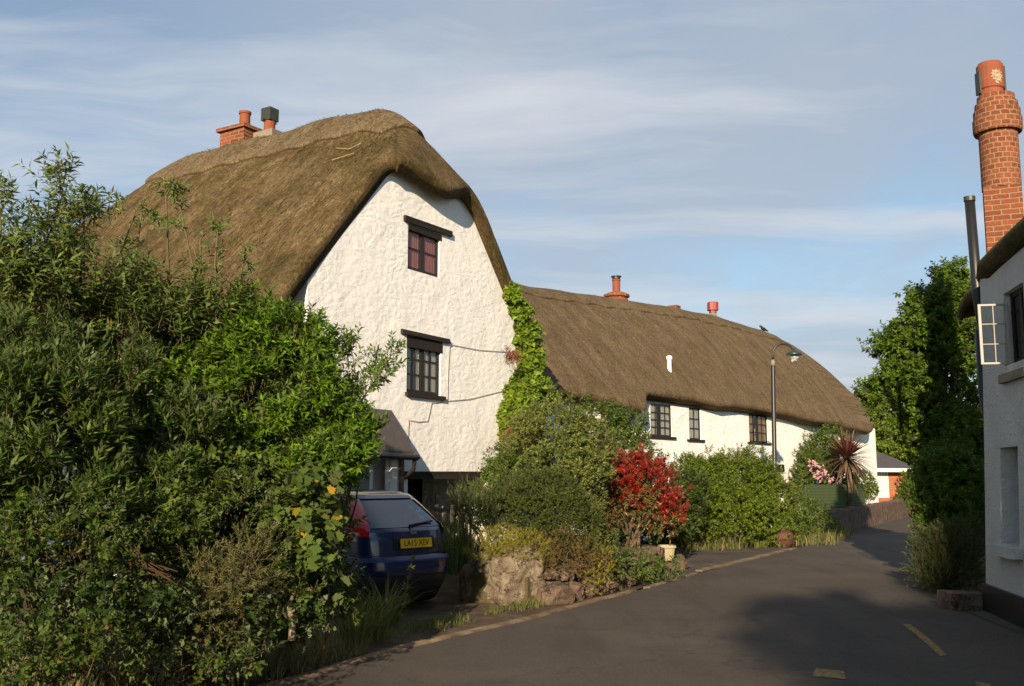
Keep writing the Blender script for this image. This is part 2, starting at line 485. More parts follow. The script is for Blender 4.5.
# drive of the car and the apron in front of the long cottage
poly_sheet('driveway', [(-1.75, 8.5), (-1.1, 9.72), (.02, 11.58), (-.5, 13.0), (-1.2, 17), (-6, 15), (-5, 10.5), (-2.4, 9.0)], -.012, M['earth'])
poly_sheet('verge', [(-.02, 11.62), (1.72, 14.7), (3.1, 17.3), (3.4, 17.9), (2.2, 19), (-.6, 13.2)], -.008, M['earth'])
poly_sheet('driveway_apron', [(1.8, 14.85), (3.2, 17.45), (6.58, 23.5), (5.2, 24.2), (2.6, 22.6), (2.2, 19.6), (2.6, 18.2)], 0.0, M['apron'])
poly_sheet('roadside_verge', [(-6.2, .1), (-4.1, 4.0), (-1.9, 8.1), (-2.3, 8.9), (-4.9, 4.6), (-7.4, 1.0)], -.02, M['earth'])
poly_sheet('forecourt', [(5.9, 15.2), (6.6, 15.2), (6.4, 12.5), (5.2, 3.0), (4.6, 3.0), (5.1, 9.5), (5.5, 12.6)], .01, M['apron'])

def px_sheet(name, pts, z, mat):
    return poly_sheet(name, [on_z(x, y, z)[:2] for x, y in pts], z, mat)
px_sheet('road_marking', [(902, 624), (910, 624), (926, 636), (938, 646), (947, 655), (940, 656), (928, 645), (914, 633)], .009, M['yellow'])
px_sheet('road_marking', [(816, 668), (844, 671), (846, 679), (812, 676)], .009, M['yellow'])
px_sheet('road_marking', [(975, 681), (990, 684), (1000, 700), (984, 700)], .009, M['yellow'])

# ------------------------------------------------------------------ thatch
def smin(a, b, k):
    h = np.clip(.5 + .5 * (b - a) / k, 0, 1)
    return b * (1 - h) + a * h - k * h * (1 - h)

def fbm2(x, y, seed=0):
    rs = np.random.RandomState(seed); out = np.zeros_like(x)
    for i in range(6):
        fx, fy, ph = rs.uniform(.4, 2.2), rs.uniform(.4, 2.2), rs.uniform(0, 6.28)
        out += np.sin(x * fx + y * fy * (1 if i % 2 else -1) + ph) / (1 + .5 * i)
    return out / 3

def mesh_np(name, V, loops, sizes, mat, parent=None, smooth=False, uv=None, origin=None):
    o3 = origin_of(parent) if parent is not None else Vector(origin or (0, 0, 0))
    V = np.asarray(V, dtype=np.float32) - np.array(o3, dtype=np.float32)
    me = bpy.data.meshes.new(name)
    me.vertices.add(len(V)); me.vertices.foreach_set('co', V.ravel())
    loops = np.asarray(loops, dtype=np.int32); sizes = np.asarray(sizes, dtype=np.int32)
    me.loops.add(len(loops)); me.loops.foreach_set('vertex_index', loops)
    me.polygons.add(len(sizes))
    starts = np.concatenate([[0], np.cumsum(sizes)[:-1]]).astype(np.int32)
    me.polygons.foreach_set('loop_start', starts); me.polygons.foreach_set('loop_total', sizes)
    if smooth: me.polygons.foreach_set('use_smooth', np.ones(len(sizes), dtype=bool))
    if uv is not None:
        l = me.uv_layers.new(name='UVMap')
        l.data.foreach_set('uv', np.asarray(uv, dtype=np.float32)[loops].ravel())
    me.update(calc_edges=True); me.validate()
    mats = mat if isinstance(mat, (list, tuple)) else [mat]
    for m in mats: me.materials.append(m)
    return link(name, me, parent, None if parent is not None else o3)

def edge_param(n, m=6):
    t = np.linspace(0, 1, n)
    k = np.concatenate([np.array([0, .0015, .004, .008, .013, .02]), t[(t > .025) & (t < .975)], 1 - np.array([.02, .013, .008, .004, .0015, 0])])
    return np.unique(k)

def thatch(name, fr, H, a_lim, b_lim, mat, parent, th=.32, na=90, nb=110, rnd=.12, seed=0, amp=.03, hipfn=None, straw=0, slen=.35, pull=.35):
    """H(a,b)->z of the outer face, a_lim(b)->(a0,a1), b_lim->(b0,b1) or fn of s; fr maps a->u, b->v"""
    S, T = np.meshgrid(edge_param(na), edge_param(nb), indexing='ij')
    b0, b1 = b_lim(S)
    B = b0 + (b1 - b0) * T
    a0, a1 = a_lim(B)
    A = a0 + (a1 - a0) * S
    Hn = lambda a, b: H(a, b) + amp * fbm2(a * 1.6, b * 1.6, seed)
    Z = Hn(A, B)
    e = .02
    dza = (Hn(A + e, B) - Hn(A - e, B)) / (2 * e); dzb = (Hn(A, B + e) - Hn(A, B - e)) / (2 * e)
    nn = np.stack([-dza, -dzb, np.ones_like(dza)], -1); nn /= np.linalg.norm(nn, axis=-1, keepdims=True)
    sl = np.sqrt(1 + dza ** 2 + dzb ** 2)
    d = np.minimum(np.minimum(A - a0, a1 - A) * np.sqrt(1 + dza ** 2), np.minimum(B - b0, b1 - B) * np.sqrt(1 + dzb ** 2))
    d = np.clip(d, 0, rnd)
    drop = rnd - np.sqrt(np.maximum(rnd ** 2 - (rnd - d) ** 2, 0))
    P = np.stack([A, B, Z], -1)
    top = P - nn * drop[..., None]
    # ragged eaves
    rs = np.random.RandomState(seed + 5)
    bot = P - nn * th
    c_a = (a0 + a1) / 2; c_b = (b0 + b1) / 2
    w = np.clip(1 - d / rnd, 0, 1)
    # undercut the lower edge a little
    bot[..., 0] += w * .06 * np.sign(c_a - A) * (np.minimum(A - a0, a1 - A) < .02)
    n0, n1 = S.shape
    toW = lambda Q: np.stack([fr.o[0] + fr.u[0] * Q[..., 0] + fr.v[0] * Q[..., 1], fr.o[1] + fr.u[1] * Q[..., 0] + fr.v[1] * Q[..., 1], Q[..., 2]], -1)
    V = np.concatenate([toW(top).reshape(-1, 3), toW(bot).reshape(-1, 3)])
    idx = np.arange(n0 * n1).reshape(n0, n1); off = n0 * n1
    q = np.stack([idx[:-1, :-1], idx[1:, :-1], idx[1:, 1:], idx[:-1, 1:]], -1).reshape(-1, 4)
    qb = q[:, ::-1] + off
    ring = np.concatenate([idx[:, 0], idx[-1, 1:], idx[-2::-1, -1], idx[0, -2:0:-1]])
    r2 = np.roll(ring, -1)
    side = np.stack([ring, ring + off, r2 + off, r2], -1)
    faces = np.concatenate([q, qb, side])
    # orientation
    cr = np.cross(V[q[0, 1]] - V[q[0, 0]], V[q[0, 2]] - V[q[0, 0]])
    if cr[2] < 0: faces = faces[:, ::-1]
    hip = hipfn(A, B) if hipfn is not None else np.zeros_like(A, dtype=bool)
    U = np.where(hip, A + 57.3, B); W = Z * 1.35
    uvt = np.stack([U, W], -1).reshape(-1, 2)
    uvb = np.stack([U, W + 3.3], -1).reshape(-1, 2)
    loops = faces.ravel(); sizes = np.full(len(faces), 4)
    VV = V; uvs = np.concatenate([uvt, uvb])
    if straw:
        # loose straw ends lying on the surface, tips a little proud
        i = rs.randint(9, n0 - 10, straw); j = rs.randint(9, n1 - 10, straw)
        f1 = rs.rand(straw)[:, None]; f2 = rs.rand(straw)[:, None]
        T3 = toW(top)
        p = T3[i, j] * (1 - f1) * (1 - f2) + T3[i + 1, j] * f1 * (1 - f2) + T3[i, j + 1] * (1 - f1) * f2 + T3[i + 1, j + 1] * f1 * f2
        nw = nn[i, j]; nW = np.stack([fr.u[0] * nw[:, 0] + fr.v[0] * nw[:, 1], fr.u[1] * nw[:, 0] + fr.v[1] * nw[:, 1], nw[:, 2]], -1)
        down = np.stack([nW[:, 0] * nW[:, 2], nW[:, 1] * nW[:, 2], nW[:, 2] ** 2 - 1], -1)
        down /= np.linalg.norm(down, axis=1, keepdims=True) + 1e-6
        side_ = np.cross(nW, down)
        L = rs.uniform(.4, 1.0, straw)[:, None] * slen
        down = down + side_ * rs.normal(0, .18, straw)[:, None]
        wd = rs.uniform(.004, .011, straw)[:, None]
        pa = p + nW * .004 + side_ * wd; pb = p + nW * .004 - side_ * wd
        pc = p + down * L + nW * rs.uniform(.01, .05, straw)[:, None]
        base = len(VV)
        SV = np.stack([pa, pb, pc], 1).reshape(-1, 3)
        su = np.stack([U[i, j] + rs.rand(straw), W[i, j]], -1); su = np.stack([su, su, su + np.array([0, .3])], 1).reshape(-1, 2)
        VV = np.concatenate([VV, SV]); uvs = np.concatenate([uvs, su])
        loops = np.concatenate([loops, base + np.arange(3 * straw)]); sizes = np.concatenate([sizes, np.full(straw, 3)])
    return mesh_np(name, VV, loops, sizes, mat, parent, True, uvs)

# ------------------------------------------------------------------ windows
def window(parent, fr, u0, u1, z0, z1, cols, rows, matf, v=.07, fw=.055, mull=None, curt=(), name='window', sill=True, bar=.022, side=1):
    """curt: list of (u-fraction from, to, material)"""
    T = fr.w
    mb = MB(); t = .035
    vo = v + t
    mb.box(T, (u0 + .003, v, z0 + .003), (u0 + fw, vo, z1 - .003)); mb.box(T, (u1 - fw, v, z0 + .003), (u1 - .003, vo, z1 - .003))
    mb.box(T, (u0 + fw, v + .002, z0 + .003), (u1 - fw, vo, z0 + fw)); mb.box(T, (u0 + fw, v + .002, z1 - fw), (u1 - fw, vo, z1 - .003))
    iu0, iu1, iz0, iz1 = u0 + fw, u1 - fw, z0 + fw, z1 - fw
    mull = mull or []
    for m, w in mull:
        c = iu0 + (iu1 - iu0) * m
        mb.box(T, (c - w / 2, v + .004, iz0), (c + w / 2, vo, iz1))
    for k in range(1, cols):
        c = iu0 + (iu1 - iu0) * k / cols
        if any(abs(c - (iu0 + (iu1 - iu0) * m)) < .03 for m, w in mull): continue
        mb.box(T, (c - bar / 2, v + .01, iz0), (c + bar / 2, vo - .006, iz1))
    for k in range(1, rows):
        c = iz0 + (iz1 - iz0) * k / rows
        mb.box(T, (iu0, v + .012, c - bar / 2), (iu1, vo - .008, c + bar / 2))
    w = mb.build(name, matf, parent)
    p = MB(); p.add([T(iu0 - .01, v + .018, iz0 - .01), T(iu1 + .01, v + .018, iz0 - .01), T(iu1 + .01, v + .018, iz1 + .01), T(iu0 - .01, v + .018, iz1 + .01)], [(0, 1, 2, 3)])
    p.build('pane', M['glass'], w)
    for (a, b, mt) in curt:
        c = MB(); n = 24; vs = []
        for i in range(n + 1):
            uu = u0 + (u1 - u0) * (a + (b - a) * i / n)
            dv = .012 * math.sin(i * 1.6) + .006 * math.sin(i * 3.7)
            vs += [T(uu, v + .042 + dv * .7, z0 + .02), T(uu, v + .042 + dv * .4, z1 - .02)]
        c.add(vs, [(2 * i, 2 * i + 2, 2 * i + 3, 2 * i + 1) for i in range(n)])
        c.build('curtain', mt, w, smooth=True)
    return w

def cutbox(fr, u0, u1, z0, z1, d=.6, front=-.5):
    mb = MB(); mb.box(fr.w, (u0, front, z0), (u1, d, z1)); return mb

def brick_uv(T=None, s=1.0, axis='box'):
    def f(co, n):
        if abs(n.z) > .7: return (co.x, co.y)
        if abs(n.x) > abs(n.y): return (co.y, co.z)
        return (co.x, co.z)
    return f

# ------------------------------------------------------------------ tall thatched cottage
Gp = at_y(425, 400, 17.5)
GF = frame_ang(Gp, 31)
tall = thing('thatched_cottage', GF.w(0, 0, 0), 'tall white thatched cottage whose whitewashed gable with two small windows rises behind the blue car', 'cottage')
AC = .1
def Htall(a, b):
    s = 8.62 - 1.155 * np.sqrt((a - AC) ** 2 + .03) + .03 * np.sin(b * .9)
    hf = 6.8 + 1.5 * (b + .42)
    hb = 8.5 - 1.02 * (b - 6.5)
    z = smin(s, hf, .3 + .75 * np.clip((b + .4) / .9, 0, 1) + .55 * np.clip(a / 1.2, 0, 1)) + .03
    return smin(z, hb, .6)
def hip_tall(a, b):
    s = 8.62 - 1.155 * np.abs(a - AC)
    return (np.minimum(6.8 + 1.5 * (b + .42), 8.5 - 1.02 * (b - 6.5)) < s)
def al_tall(B):
    r = 1.8; x = np.clip(B - (10.2 - r), 0, r - .05)
    c = r - np.sqrt(r * r - x * x)
    w = .05 * np.sin(B * 2.3)
    # verge swings in towards the eave at the front
    return -3.72 + c + w, 3.85 - c
def bl_tall(S):
    a = -3.72 + 7.57 * S
    dip = .1 * np.exp(-((a - .1) / .8) ** 2)
    sg = lambda x, q: 1 / (1 + np.exp(-x * q))
    return -.03 - .34 * sg(a + 1.3, 22) + .22 * np.clip((a - .2) / 1.9, 0, 1) - dip * (np.abs(a - .1) < 2.6), 10.2 + 0 * S
roof = thatch('roof', GF, Htall, al_tall, bl_tall, M['thatch_old'], tall, th=.27, na=190, nb=120, rnd=.1, seed=3, amp=.06, hipfn=hip_tall, straw=9000, slen=.2)
def al_cap(B): return AC - .78 + .03 * np.sin(B * 7), AC + .78 + .03 * np.sin(B * 6)
def bl_cap(S):
    a = (S - .5) * 2
    return .28 + .25 * np.abs(a) + 0 * S, 7.15 - .3 * np.abs(a)
thatch('ridge_cap', GF, lambda a, b: Htall(a, b) + .1 + .06 * fbm2(a * 1.6, b * 1.6, 3) - .02 * fbm2(a * 1.6, b * 1.6, 8), al_cap, bl_cap, M['thatch_ridge'], roof, th=.16, na=40, nb=90, rnd=.05, seed=8, amp=.02, straw=1200, slen=.1)
# hazel spars lying on the thatch
M['hazel'] = m_plain('pale_hazel', (.32, .24, .13), .8, .2)
for (x0, y0, x1, y1) in ((336, 148, 349, 149), (349, 149, 361, 143), (332, 160, 354, 153)):
    def onroof(px, py):
        d = ray(px, py); best = None
        for t in np.linspace(12, 26, 700):
            P = EYE + d * t; q = P - GF.o
            if P[2] < Htall(np.array(q @ GF.u), np.array(q @ GF.v)) + .1: return P
        return EYE + d * 18
    sp = MB(); sp.tube([onroof(x0, y0), onroof(x1, y1)], .006, 5)
    sp.build('spar', M['hazel'], roof)

def topw(u): return 8.2 - 1.155 * abs(u - AC)
out = [(-3.05, -.05), (3.2, -.05), (3.2, topw(3.2)), (1.1, min(7.0, topw(1.1))), (-.9, min(7.0, topw(-.9))), (-3.05, topw(-3.05))]
wall = prism(out, GF.w, 0, 6.0).build('wall', M['white'], tall)
mb = MB(); mb.box(GF.w, (-3.05, 6.0, -.05), (3.2, 9.6, 4.3)); mb.build('wall', M['white'], tall)
W1 = (-.56, .40, 5.2, 6.0); W2 = (-.54, .47, 3.05, 3.98); DR = (-.47, 2.02, -.2, 1.70)
o3 = origin_of(tall)
def loc(mbs):
    for m in mbs: m.v = [(a - o3.x, b - o3.y, c - o3.z) for a, b, c in m.v]
    return mbs
# boolean works in the object's own space: move cutters with it
def cut_world(o, cutters):
    bpy.context.view_layer.update()
    boolean_cut(o, cutters)
cut_world(wall, [cutbox(GF, *W1, .5), cutbox(GF, *W2, .5), cutbox(GF, *DR, 1.6)])
# windows
w = window(tall, GF, *W1, 2, 2, M['timber'], v=.035, fw=.06, mull=[(.5, .085)], curt=[(.03, .44, M['cur_pink']), (.45, .97, M['cur_pink'])])
lb = MB(); lb.box(GF.w, (-.70, -.05, 6.02), (.74, .3, 6.13), .012); lb.build('lintel', M['timber'], w)
lb = MB(); lb.box(GF.w, (-.55, -.01, 5.90), (.44, .05, 6.01), .006); lb.build('head_board', M['timber'], w)
w = window(tall, GF, *W2, 4, 3, M['timber'], v=.035, fw=.065, mull=[(.5, .09)], curt=[(.05, .2, M['cur_white']), (.28, .45, M['cur_white']), (.58, .74, M['cur_white']), (.80, .94, M['cur_white'])])
lb = MB(); lb.box(GF.w, (-.72, -.05, 4.03), (.70, .3, 4.12), .012); lb.build('lintel', M['timber'], w)
lb = MB(); lb.box(GF.w, (-.55, -.01, 3.84), (.5, .05, 4.03), .006); lb.build('head_board', M['timber'], w)
lb = MB(); lb.box(GF.w, (-.58, -.06, 2.99), (.56, .1, 3.05), .006); lb.build('sill', M['timber'], w)
for (W, d) in ((W1, .46), (W2, .46)):
    ib = MB(); ib.box(GF.w, (W[0] + .01, d, W[2] + .01), (W[1] - .01, d + .03, W[3] - .01)); ib.build('unlit_backing', M['unlit_backing'], tall)  # dark panel closing the recess, its colour standing in for room shade
ib = MB(); ib.box(GF.w, (DR[0] + .01, 1.5, 0), (DR[1] - .01, 1.55, 1.69)); ib.build('unlit_backing', M['unlit_backing'], tall)
lb = MB(); lb.box(GF.w, (-.62, -.03, 1.58), (2.0, .32, 1.72), .012); lb.build('doorway_beam', M['timber'], tall)
gb = MB()
for k in range(9):
    u = -.3 + k * .25
    gb.box(GF.w, (u, .25, .1), (u + .09, .275, 1.2 + .12 * math.sin(k * 2.1)), .008)
gb.box(GF.w, (-.4, .28, .35), (1.95, .31, .43)); gb.box(GF.w, (-.4, .28, .95), (1.95, .31, 1.03))
gb.build('picket_gate', m_plain('weathered_gate', (.1, .09, .07), .8, .2, var=.4), tall)
# cables on the gable
def wall_path(pts, v=-.03):
    r = []
    for x, y in pts:
        u, z = GF.hit(x, y); r.append(GF.w(u, v, z))
    return r
for pts in ([(507, 352), (478, 350), (452, 345), (449, 347), (447.5, 372), (447, 399), (441, 402), (431, 403), (429, 412), (427, 421), (418, 422), (408, 420), (407, 450)],
            [(447, 401), (470, 399), (490, 394), (502, 391)]):
    cb = MB(); cb.tube(wall_path(pts, -.014), .006, 6); cb.build('cable', M['cable'], tall)
# chimneys on the ridge
def pot(parent, c, prof, mat, n=18):
    mb = MB(); mb.lathe(c, prof, n); return mb.build('chimney_pot', mat, parent, smooth=False)
def stackbox(fr, a0, a1, b0, b1, z0, z1):
    mb = MB(); mb.box(fr.w, (a0, b0, z0), (a1, b1, z1), .008); return mb
ch = stackbox(GF, .1, .76, 4.8, 5.5, 7.8, 8.86).build('chimney', M['brick'], tall, uvfn=brick_uv())
stackbox(GF, .04, .82, 4.74, 5.56, 8.86, 8.93).build('chimney_band', M['brick'], ch, uvfn=brick_uv())
cb = MB(); T = GF.w
cb.add([T(.06, 4.76, 8.93), T(.8, 4.76, 8.93), T(.8, 5.54, 8.93), T(.06, 5.54, 8.93), T(.3, 5.0, 9.05), T(.58, 5.0, 9.05), T(.58, 5.3, 9.05), T(.3, 5.3, 9.05)],
       [(0, 1, 5, 4), (1, 2, 6, 5), (2, 3, 7, 6), (3, 0, 4, 7), (4, 5, 6, 7)])
cb.build('flaunching', M['cement'], ch)
c = GF.w(.44, 5.14, 8.99)
pot(ch, c, [(.13, 0), (.125, .03), (.115, .05), (.112, .3), (.13, .31), (.132, .36), (.1, .365)], M['terracotta'])
ch = stackbox(GF, .3, .8, 4.2, 4.74, 7.8, 8.78).build('chimney', M['cement'], tall)
ch['label'] = 'low rendered chimney stack with metal cowl on its pot'
c = GF.w(.55, 4.52, 8.78)
pot(ch, c, [(.13, 0), (.12, .04), (.12, .34), (.1, .345)], M['terracotta'])
mb = MB(); mb.box(lambda x, y, z: GF.w(.55 + x, 4.52 + y, 9.06 + z), (-.13, -.13, 0), (.13, .13, .27)); cw = mb.build('cowl', M['metal_dark'], ch)
mb = MB(); mb.box(lambda x, y, z: GF.w(.55 + x, 4.52 + y, 9.06 + z), (-.2, -.02, -.005), (.2, .02, .01)); mb.build('bracket', M['metal_dark'], cw)

# lean-to porch against the gable
pv, pz = GF.hit_u(413, 453, -.95)
PO = .02
T = GF.w
pr = MB()
zt = 2.72; ze = pz + .03; dv = pv
pr.add([T(-3.3, -.005, zt), T(-.95, -.005, zt), T(-.93, dv, ze), T(-3.3, dv, ze), T(-3.3, -.005, zt - .09), T(-.95, -.005, zt - .09), T(-.93, dv, ze - .07), T(-3.3, dv, ze - .07)],
       [(0, 3, 2, 1), (4, 5, 6, 7), (2, 3, 7, 6), (1, 2, 6, 5), (0, 1, 5, 4), (3, 0, 4, 7)])
po = pr.build('porch_roof', M['slate'], tall)
gt = MB(); gt.tube([T(-3.3, dv - .06, ze - .08), T(-.9, dv - .06, ze - .1)], .05, 8)
gt.tube([T(-.96, dv - .05, ze - .1), T(-.96, dv - .02, ze - .3), T(-.98, dv + .12, ze - .42)], .035, 8)
gt.build('gutter', M['black'], po)
pw = MB(); wv = dv + .22
pw.box(T, (-3.2, wv, 0), (-2.15, wv + .12, ze - .02)); pw.box(T, (-2.15, wv, 0), (-1.25, wv + .12, .95)); pw.box(T, (-1.12, wv + .01, 0), (-1.0, -.02, ze - .02))
pw.build('porch_wall', M['roughcast'], tall)
pp = MB(); pp.box(T, (-1.24, wv - .02, 0), (-1.1, wv + .11, ze - .04)); pp.build('porch_post', M['white_paint'], tall)
pp = MB(); pp.box(T, (-1.02, wv - .03, 0), (-.93, wv + .07, ze - .04)); pp.build('porch_post', m_plain('brown_post', (.12, .08, .05), .8, .2), tall)
window(tall, Frame(GF.w(0, wv, 0), GF.u, GF.v), -2.13, -1.26, .97, ze - .05, 2, 1, M['white_paint'], v=.03, fw=.06, mull=[(.5, .07)], name='porch_window')

# ------------------------------------------------------------------ long thatched cottage
Lp = at_y(661, 430, 27.5)
LF = frame_ang(Lp, 39)
long_ = thing('thatched_cottage', LF.w(4, 0, 0), 'long low white thatched cottage with three upper windows under the eaves behind the street lamp', 'cottage')
LR = Frame(LF.o, LF.v, LF.u)            # a = depth from facade, b = along
# eave edge read along the facade: (px, py) of the lower lip
eave_pts = [(568, 404), (600, 412), (639, 421), (647, 409), (655, 404), (678, 407), (701, 410), (725, 416), (745, 415), (771, 419), (800, 425), (815, 430), (835, 432), (860, 438), (880, 441)]
OV = .42
eu, ez = zip(*[LF.hit(x, y, -OV) for x, y in eave_pts])
eu = list(eu); ez = list(ez)
eu = [-9] + eu + [eu[-1] + 3]; ez = [ez[0] + .05] + ez + [ez[-1] - .1]
KL_ = 1.0
rp = [(525, 287), (616, 299), (666, 307), (712, 316), (753, 328), (790, 345)]
ru, rz = zip(*[LF.hit(x, y, 3.0) for x, y in rp])
RU = [-9] + list(ru[:5]) + [30]; RZ = [rz[0]] + list(rz[:5]) + [rz[4] - .1]
UEND = eu[-2] + .05
def ridge_z(b): return np.interp(b, RU, RZ)
def edge_z(b): return np.interp(b, eu, ez) + .30
def Hlong(a, b):
    zr = ridge_z(b)
    front = zr - (zr - 3.75) * (np.sqrt((a - 3.0) ** 2 + .04) / 3.4) ** 1.3 + .03
    t = np.clip(UEND + .15 - b, 0, 9)
    hip = 3.15 + 4.15 * np.sqrt(np.maximum(0, 1 - (1 - np.clip(t / 3.0, 0, 1)) ** 2.0)) + .1 * t
    return smin(front, hip, .6)
def al_long(B):
    zr = ridge_z(B)
    a0 = 3.0 - 3.4 * ((zr - edge_z(B)) / (zr - 3.75)) ** (1 / 1.3)
    a0 = np.clip(a0, -.75, .35)
    r = 1.6; x = np.clip(B - (UEND - r), 0, r - .04); c = r - np.sqrt(r * r - x * x)
    return a0 + c * .9, 6.6 - c
def bl_long(S): return -8.2 + 0 * S, UEND + 0 * S
rl = thatch('roof', LR, Hlong, al_long, bl_long, M['thatch_new'], long_, th=.28, na=90, nb=240, rnd=.12, seed=11, amp=.035,
            hipfn=lambda a, b: b > UEND - 2.2, straw=5000, slen=.2)
def bl_lcap(S): return -8.1 + 0 * S, UEND - 2.6 - .4 * np.abs(S - .5)
thatch('ridge_cap', LR, lambda a, b: Hlong(a, b) + .07 + .035 * fbm2(a * 1.6, b * 1.6, 11), lambda B: (2.25 + .03 * np.sin(B * 6), 3.75 + 0 * B), bl_lcap, M['thatch_ridge'], rl, th=.14, na=36, nb=160, rnd=.05, seed=12, amp=.015, straw=700, slen=.1)
lw = MB(); UW = LF.hit(877, 470)[0]
prof = [(0, -.05), (6, -.05), (6, 3.6), (5.3, 4.3), (.7, 4.3), (0, 3.58)]
vs = [LF.w(-8, v, z) for v, z in prof] + [LF.w(UW, v, z if z < 4 else 3.7) for v, z in prof]
# facade only as tall as the thatch allows
lw.add(vs, [tuple(range(6))[::-1], tuple(range(6, 12))] + [(i, i + 6, (i + 1) % 6 + 6, (i + 1) % 6) for i in range(6)])
lw = lw.build('wall', M['white_far'], long_)
wins = []
for (x0, y0, x1, y1) in ((650.5, 404, 672, 437), (689, 409, 701, 440), (749, 417, 768, 443)):
    ua, za = LF.hit(x0, y0 + 8); ub, zb = LF.hit(x1, y1)
    wins.append((ua, ub, zb, 3.62))
la, lz = LF.hit(737, 463); lb_, lz2 = LF.hit(783, 469)
DL = (la + .3, lb_ - .5, -.2, 1.95)
cut_world(lw, [cutbox(LF, *w, .5) for w in wins] + [cutbox(LF, *DL, 1.2)])
specs = [(4, 4, [(.42, .1)], [(0.02, .36, M['cur_white']), (.5, .95, M['cur_white'])]),
         (2, 3, [], [(.02, .98, M['cur_white'])]),
         (4, 3, [(.5, .07)], [(.05, .3, M['cur_tan']), (.5, .95, M['cur_tan'])])]
for wn, (c, r, mu, cu) in zip(wins, specs):
    ww = window(long_, LF, *wn, c, r, M['timber'], v=.02, fw=.045, mull=mu, curt=cu, bar=.028)
    sb = MB(); sb.box(LF.w, (wn[0] - .15, -.06, wn[2] - .06), (wn[1] + .15, .1, wn[2]), .006); sb.build('sill', M['timber'], ww)
    ib = MB(); ib.box(LF.w, (wn[0] + .01, .46, wn[2] + .01), (wn[1] - .01, .49, wn[3] - .01)); ib.build('unlit_backing', M['unlit_backing'], ww)
lb = MB(); lb.box(LF.w, (la, -.05, 1.84), (lb_, .3, 2.06), .02); lb.build('doorway_beam', M['timber'], long_)
ib = MB(); ib.box(LF.w, (DL[0] + .01, .7, 0), (DL[1] - .01, .75, 1.9)); ib.build('door', M['timber'], long_)
# vertical window in the end bay, half hidden by the purple palm
ua, za = LF.hit(857, 448); ub, zb = LF.hit(868, 478)
ww = MB(); ww.box(LF.w, (ua, -.02, zb), (ub, .05, za)); ww.build('window', M['white_paint'], long_)

# chimneys of the long cottage
def at_ridge(px, py): return LF.hit(px, py, 3.1)
u, z = at_ridge(616.5, 298)
ch = MB(); ch.lathe(LF.w(u, 3.1, 0), [(.36, z - .7), (.36, z), (.42, z + .02), (.42, z + .1), (.25, z + .17), (.2, z + .18)], 14); ch = ch.build('chimney', M['brick'], long_, uvfn=lambda co, n: (math.atan2(co.y, co.x) * 20, co.z))
pot(ch, LF.w(u, 3.1, z + .15), [(.15, 0), (.14, .05), (.125, .06), (.125, .4), (.14, .41), (.14, .45), (.1, .455)], M['terracotta'])
mb = MB(); mb.lathe(LF.w(u, 3.1, z + .62), [(.13, 0), (.13, .05), (.17, .06), (.17, .085), (.02, .13)], 16); mb.build('cowl', M['metal_dark'], ch)
u, z = at_ridge(676, 309)
ch = stackbox(LF, u - .17, u + .17, 3.0, 3.35, z - .5, z + .12).build('chimney', M['brick'], long_, uvfn=brick_uv())
u, z = at_ridge(713, 315)
ch = MB(); ch.lathe(LF.w(u, 3.1, 0), [(.13, z - .5), (.13, z + .06), (.11, z + .1)], 14); ch = ch.build('chimney', M['cement'], long_)
mb = MB(); mb.lathe(LF.w(u, 3.1, z + .08), [(.13, 0), (.13, .08), (.19, .09), (.19, .38), (.16, .4)], 12, sq=5, rot=.4); mb.build('cowl', m_plain('red_cowl', (.2, .03, .03), .5, .4), ch)
# white vent pipe through the thatch
def hit_thatch(px, py, fr, Hf, swap=True, t0=20, t1=45):
    d = ray(px, py)
    for t in np.linspace(t0, t1, 2500):
        P = EYE + d * t; q = P - fr.o
        if P[2] < Hf(np.array(q @ fr.u), np.array(q @ fr.v)): return P
    return EYE + d * t1
P = hit_thatch(669.5, 370, LR, Hlong)
mb = MB(); mb.tube([P + [0, 0, -.2], P + [0, 0, .32]], .06, 12); mb.lathe(P + np.array([0, 0, .3]), [(.075, 0), (.085, .02), (.085, .09), (.03, .12)], 12)
mb.build('vent_pipe', M['white_paint'], rl)
# bird on the ridge
P = np.array(LF.w(*(lambda h: (h[0], 3.05, h[1]))(LF.hit(764, 331, 3.05))))
P[2] = float(Hlong(np.array(3.05), np.array((P - LF.o) @ LF.u))) + .09
bd = MB()
ax = RT * .9 + np.array([0, .3, -.35]); ax /= np.linalg.norm(ax)
prof = [(-.21, .012), (-.17, .03), (-.1, .035), (-.05, .06), (.03, .075), (.09, .06), (.12, .042), (.16, .05), (.19, .042), (.205, .015), (.25, .004)]
c0 = P + np.array([0, 0, .13])
bd.tube([c0 - ax * t + np.array([0, 0, .05 if t > .11 else 0]) for t, r in prof], [r for t, r in prof], 10)
for s in (-1, 1):
    q = c0 + np.cross(ax, [0, 0, 1]) * .03 * s
    bd.tube([q, q + np.array([0, 0, -.13])], .007, 5)
tag(bd.build('bird', M['black'], None, True, tuple(P)), 'small black bird perched on the sloping thatched ridge above the street lamp', 'bird')

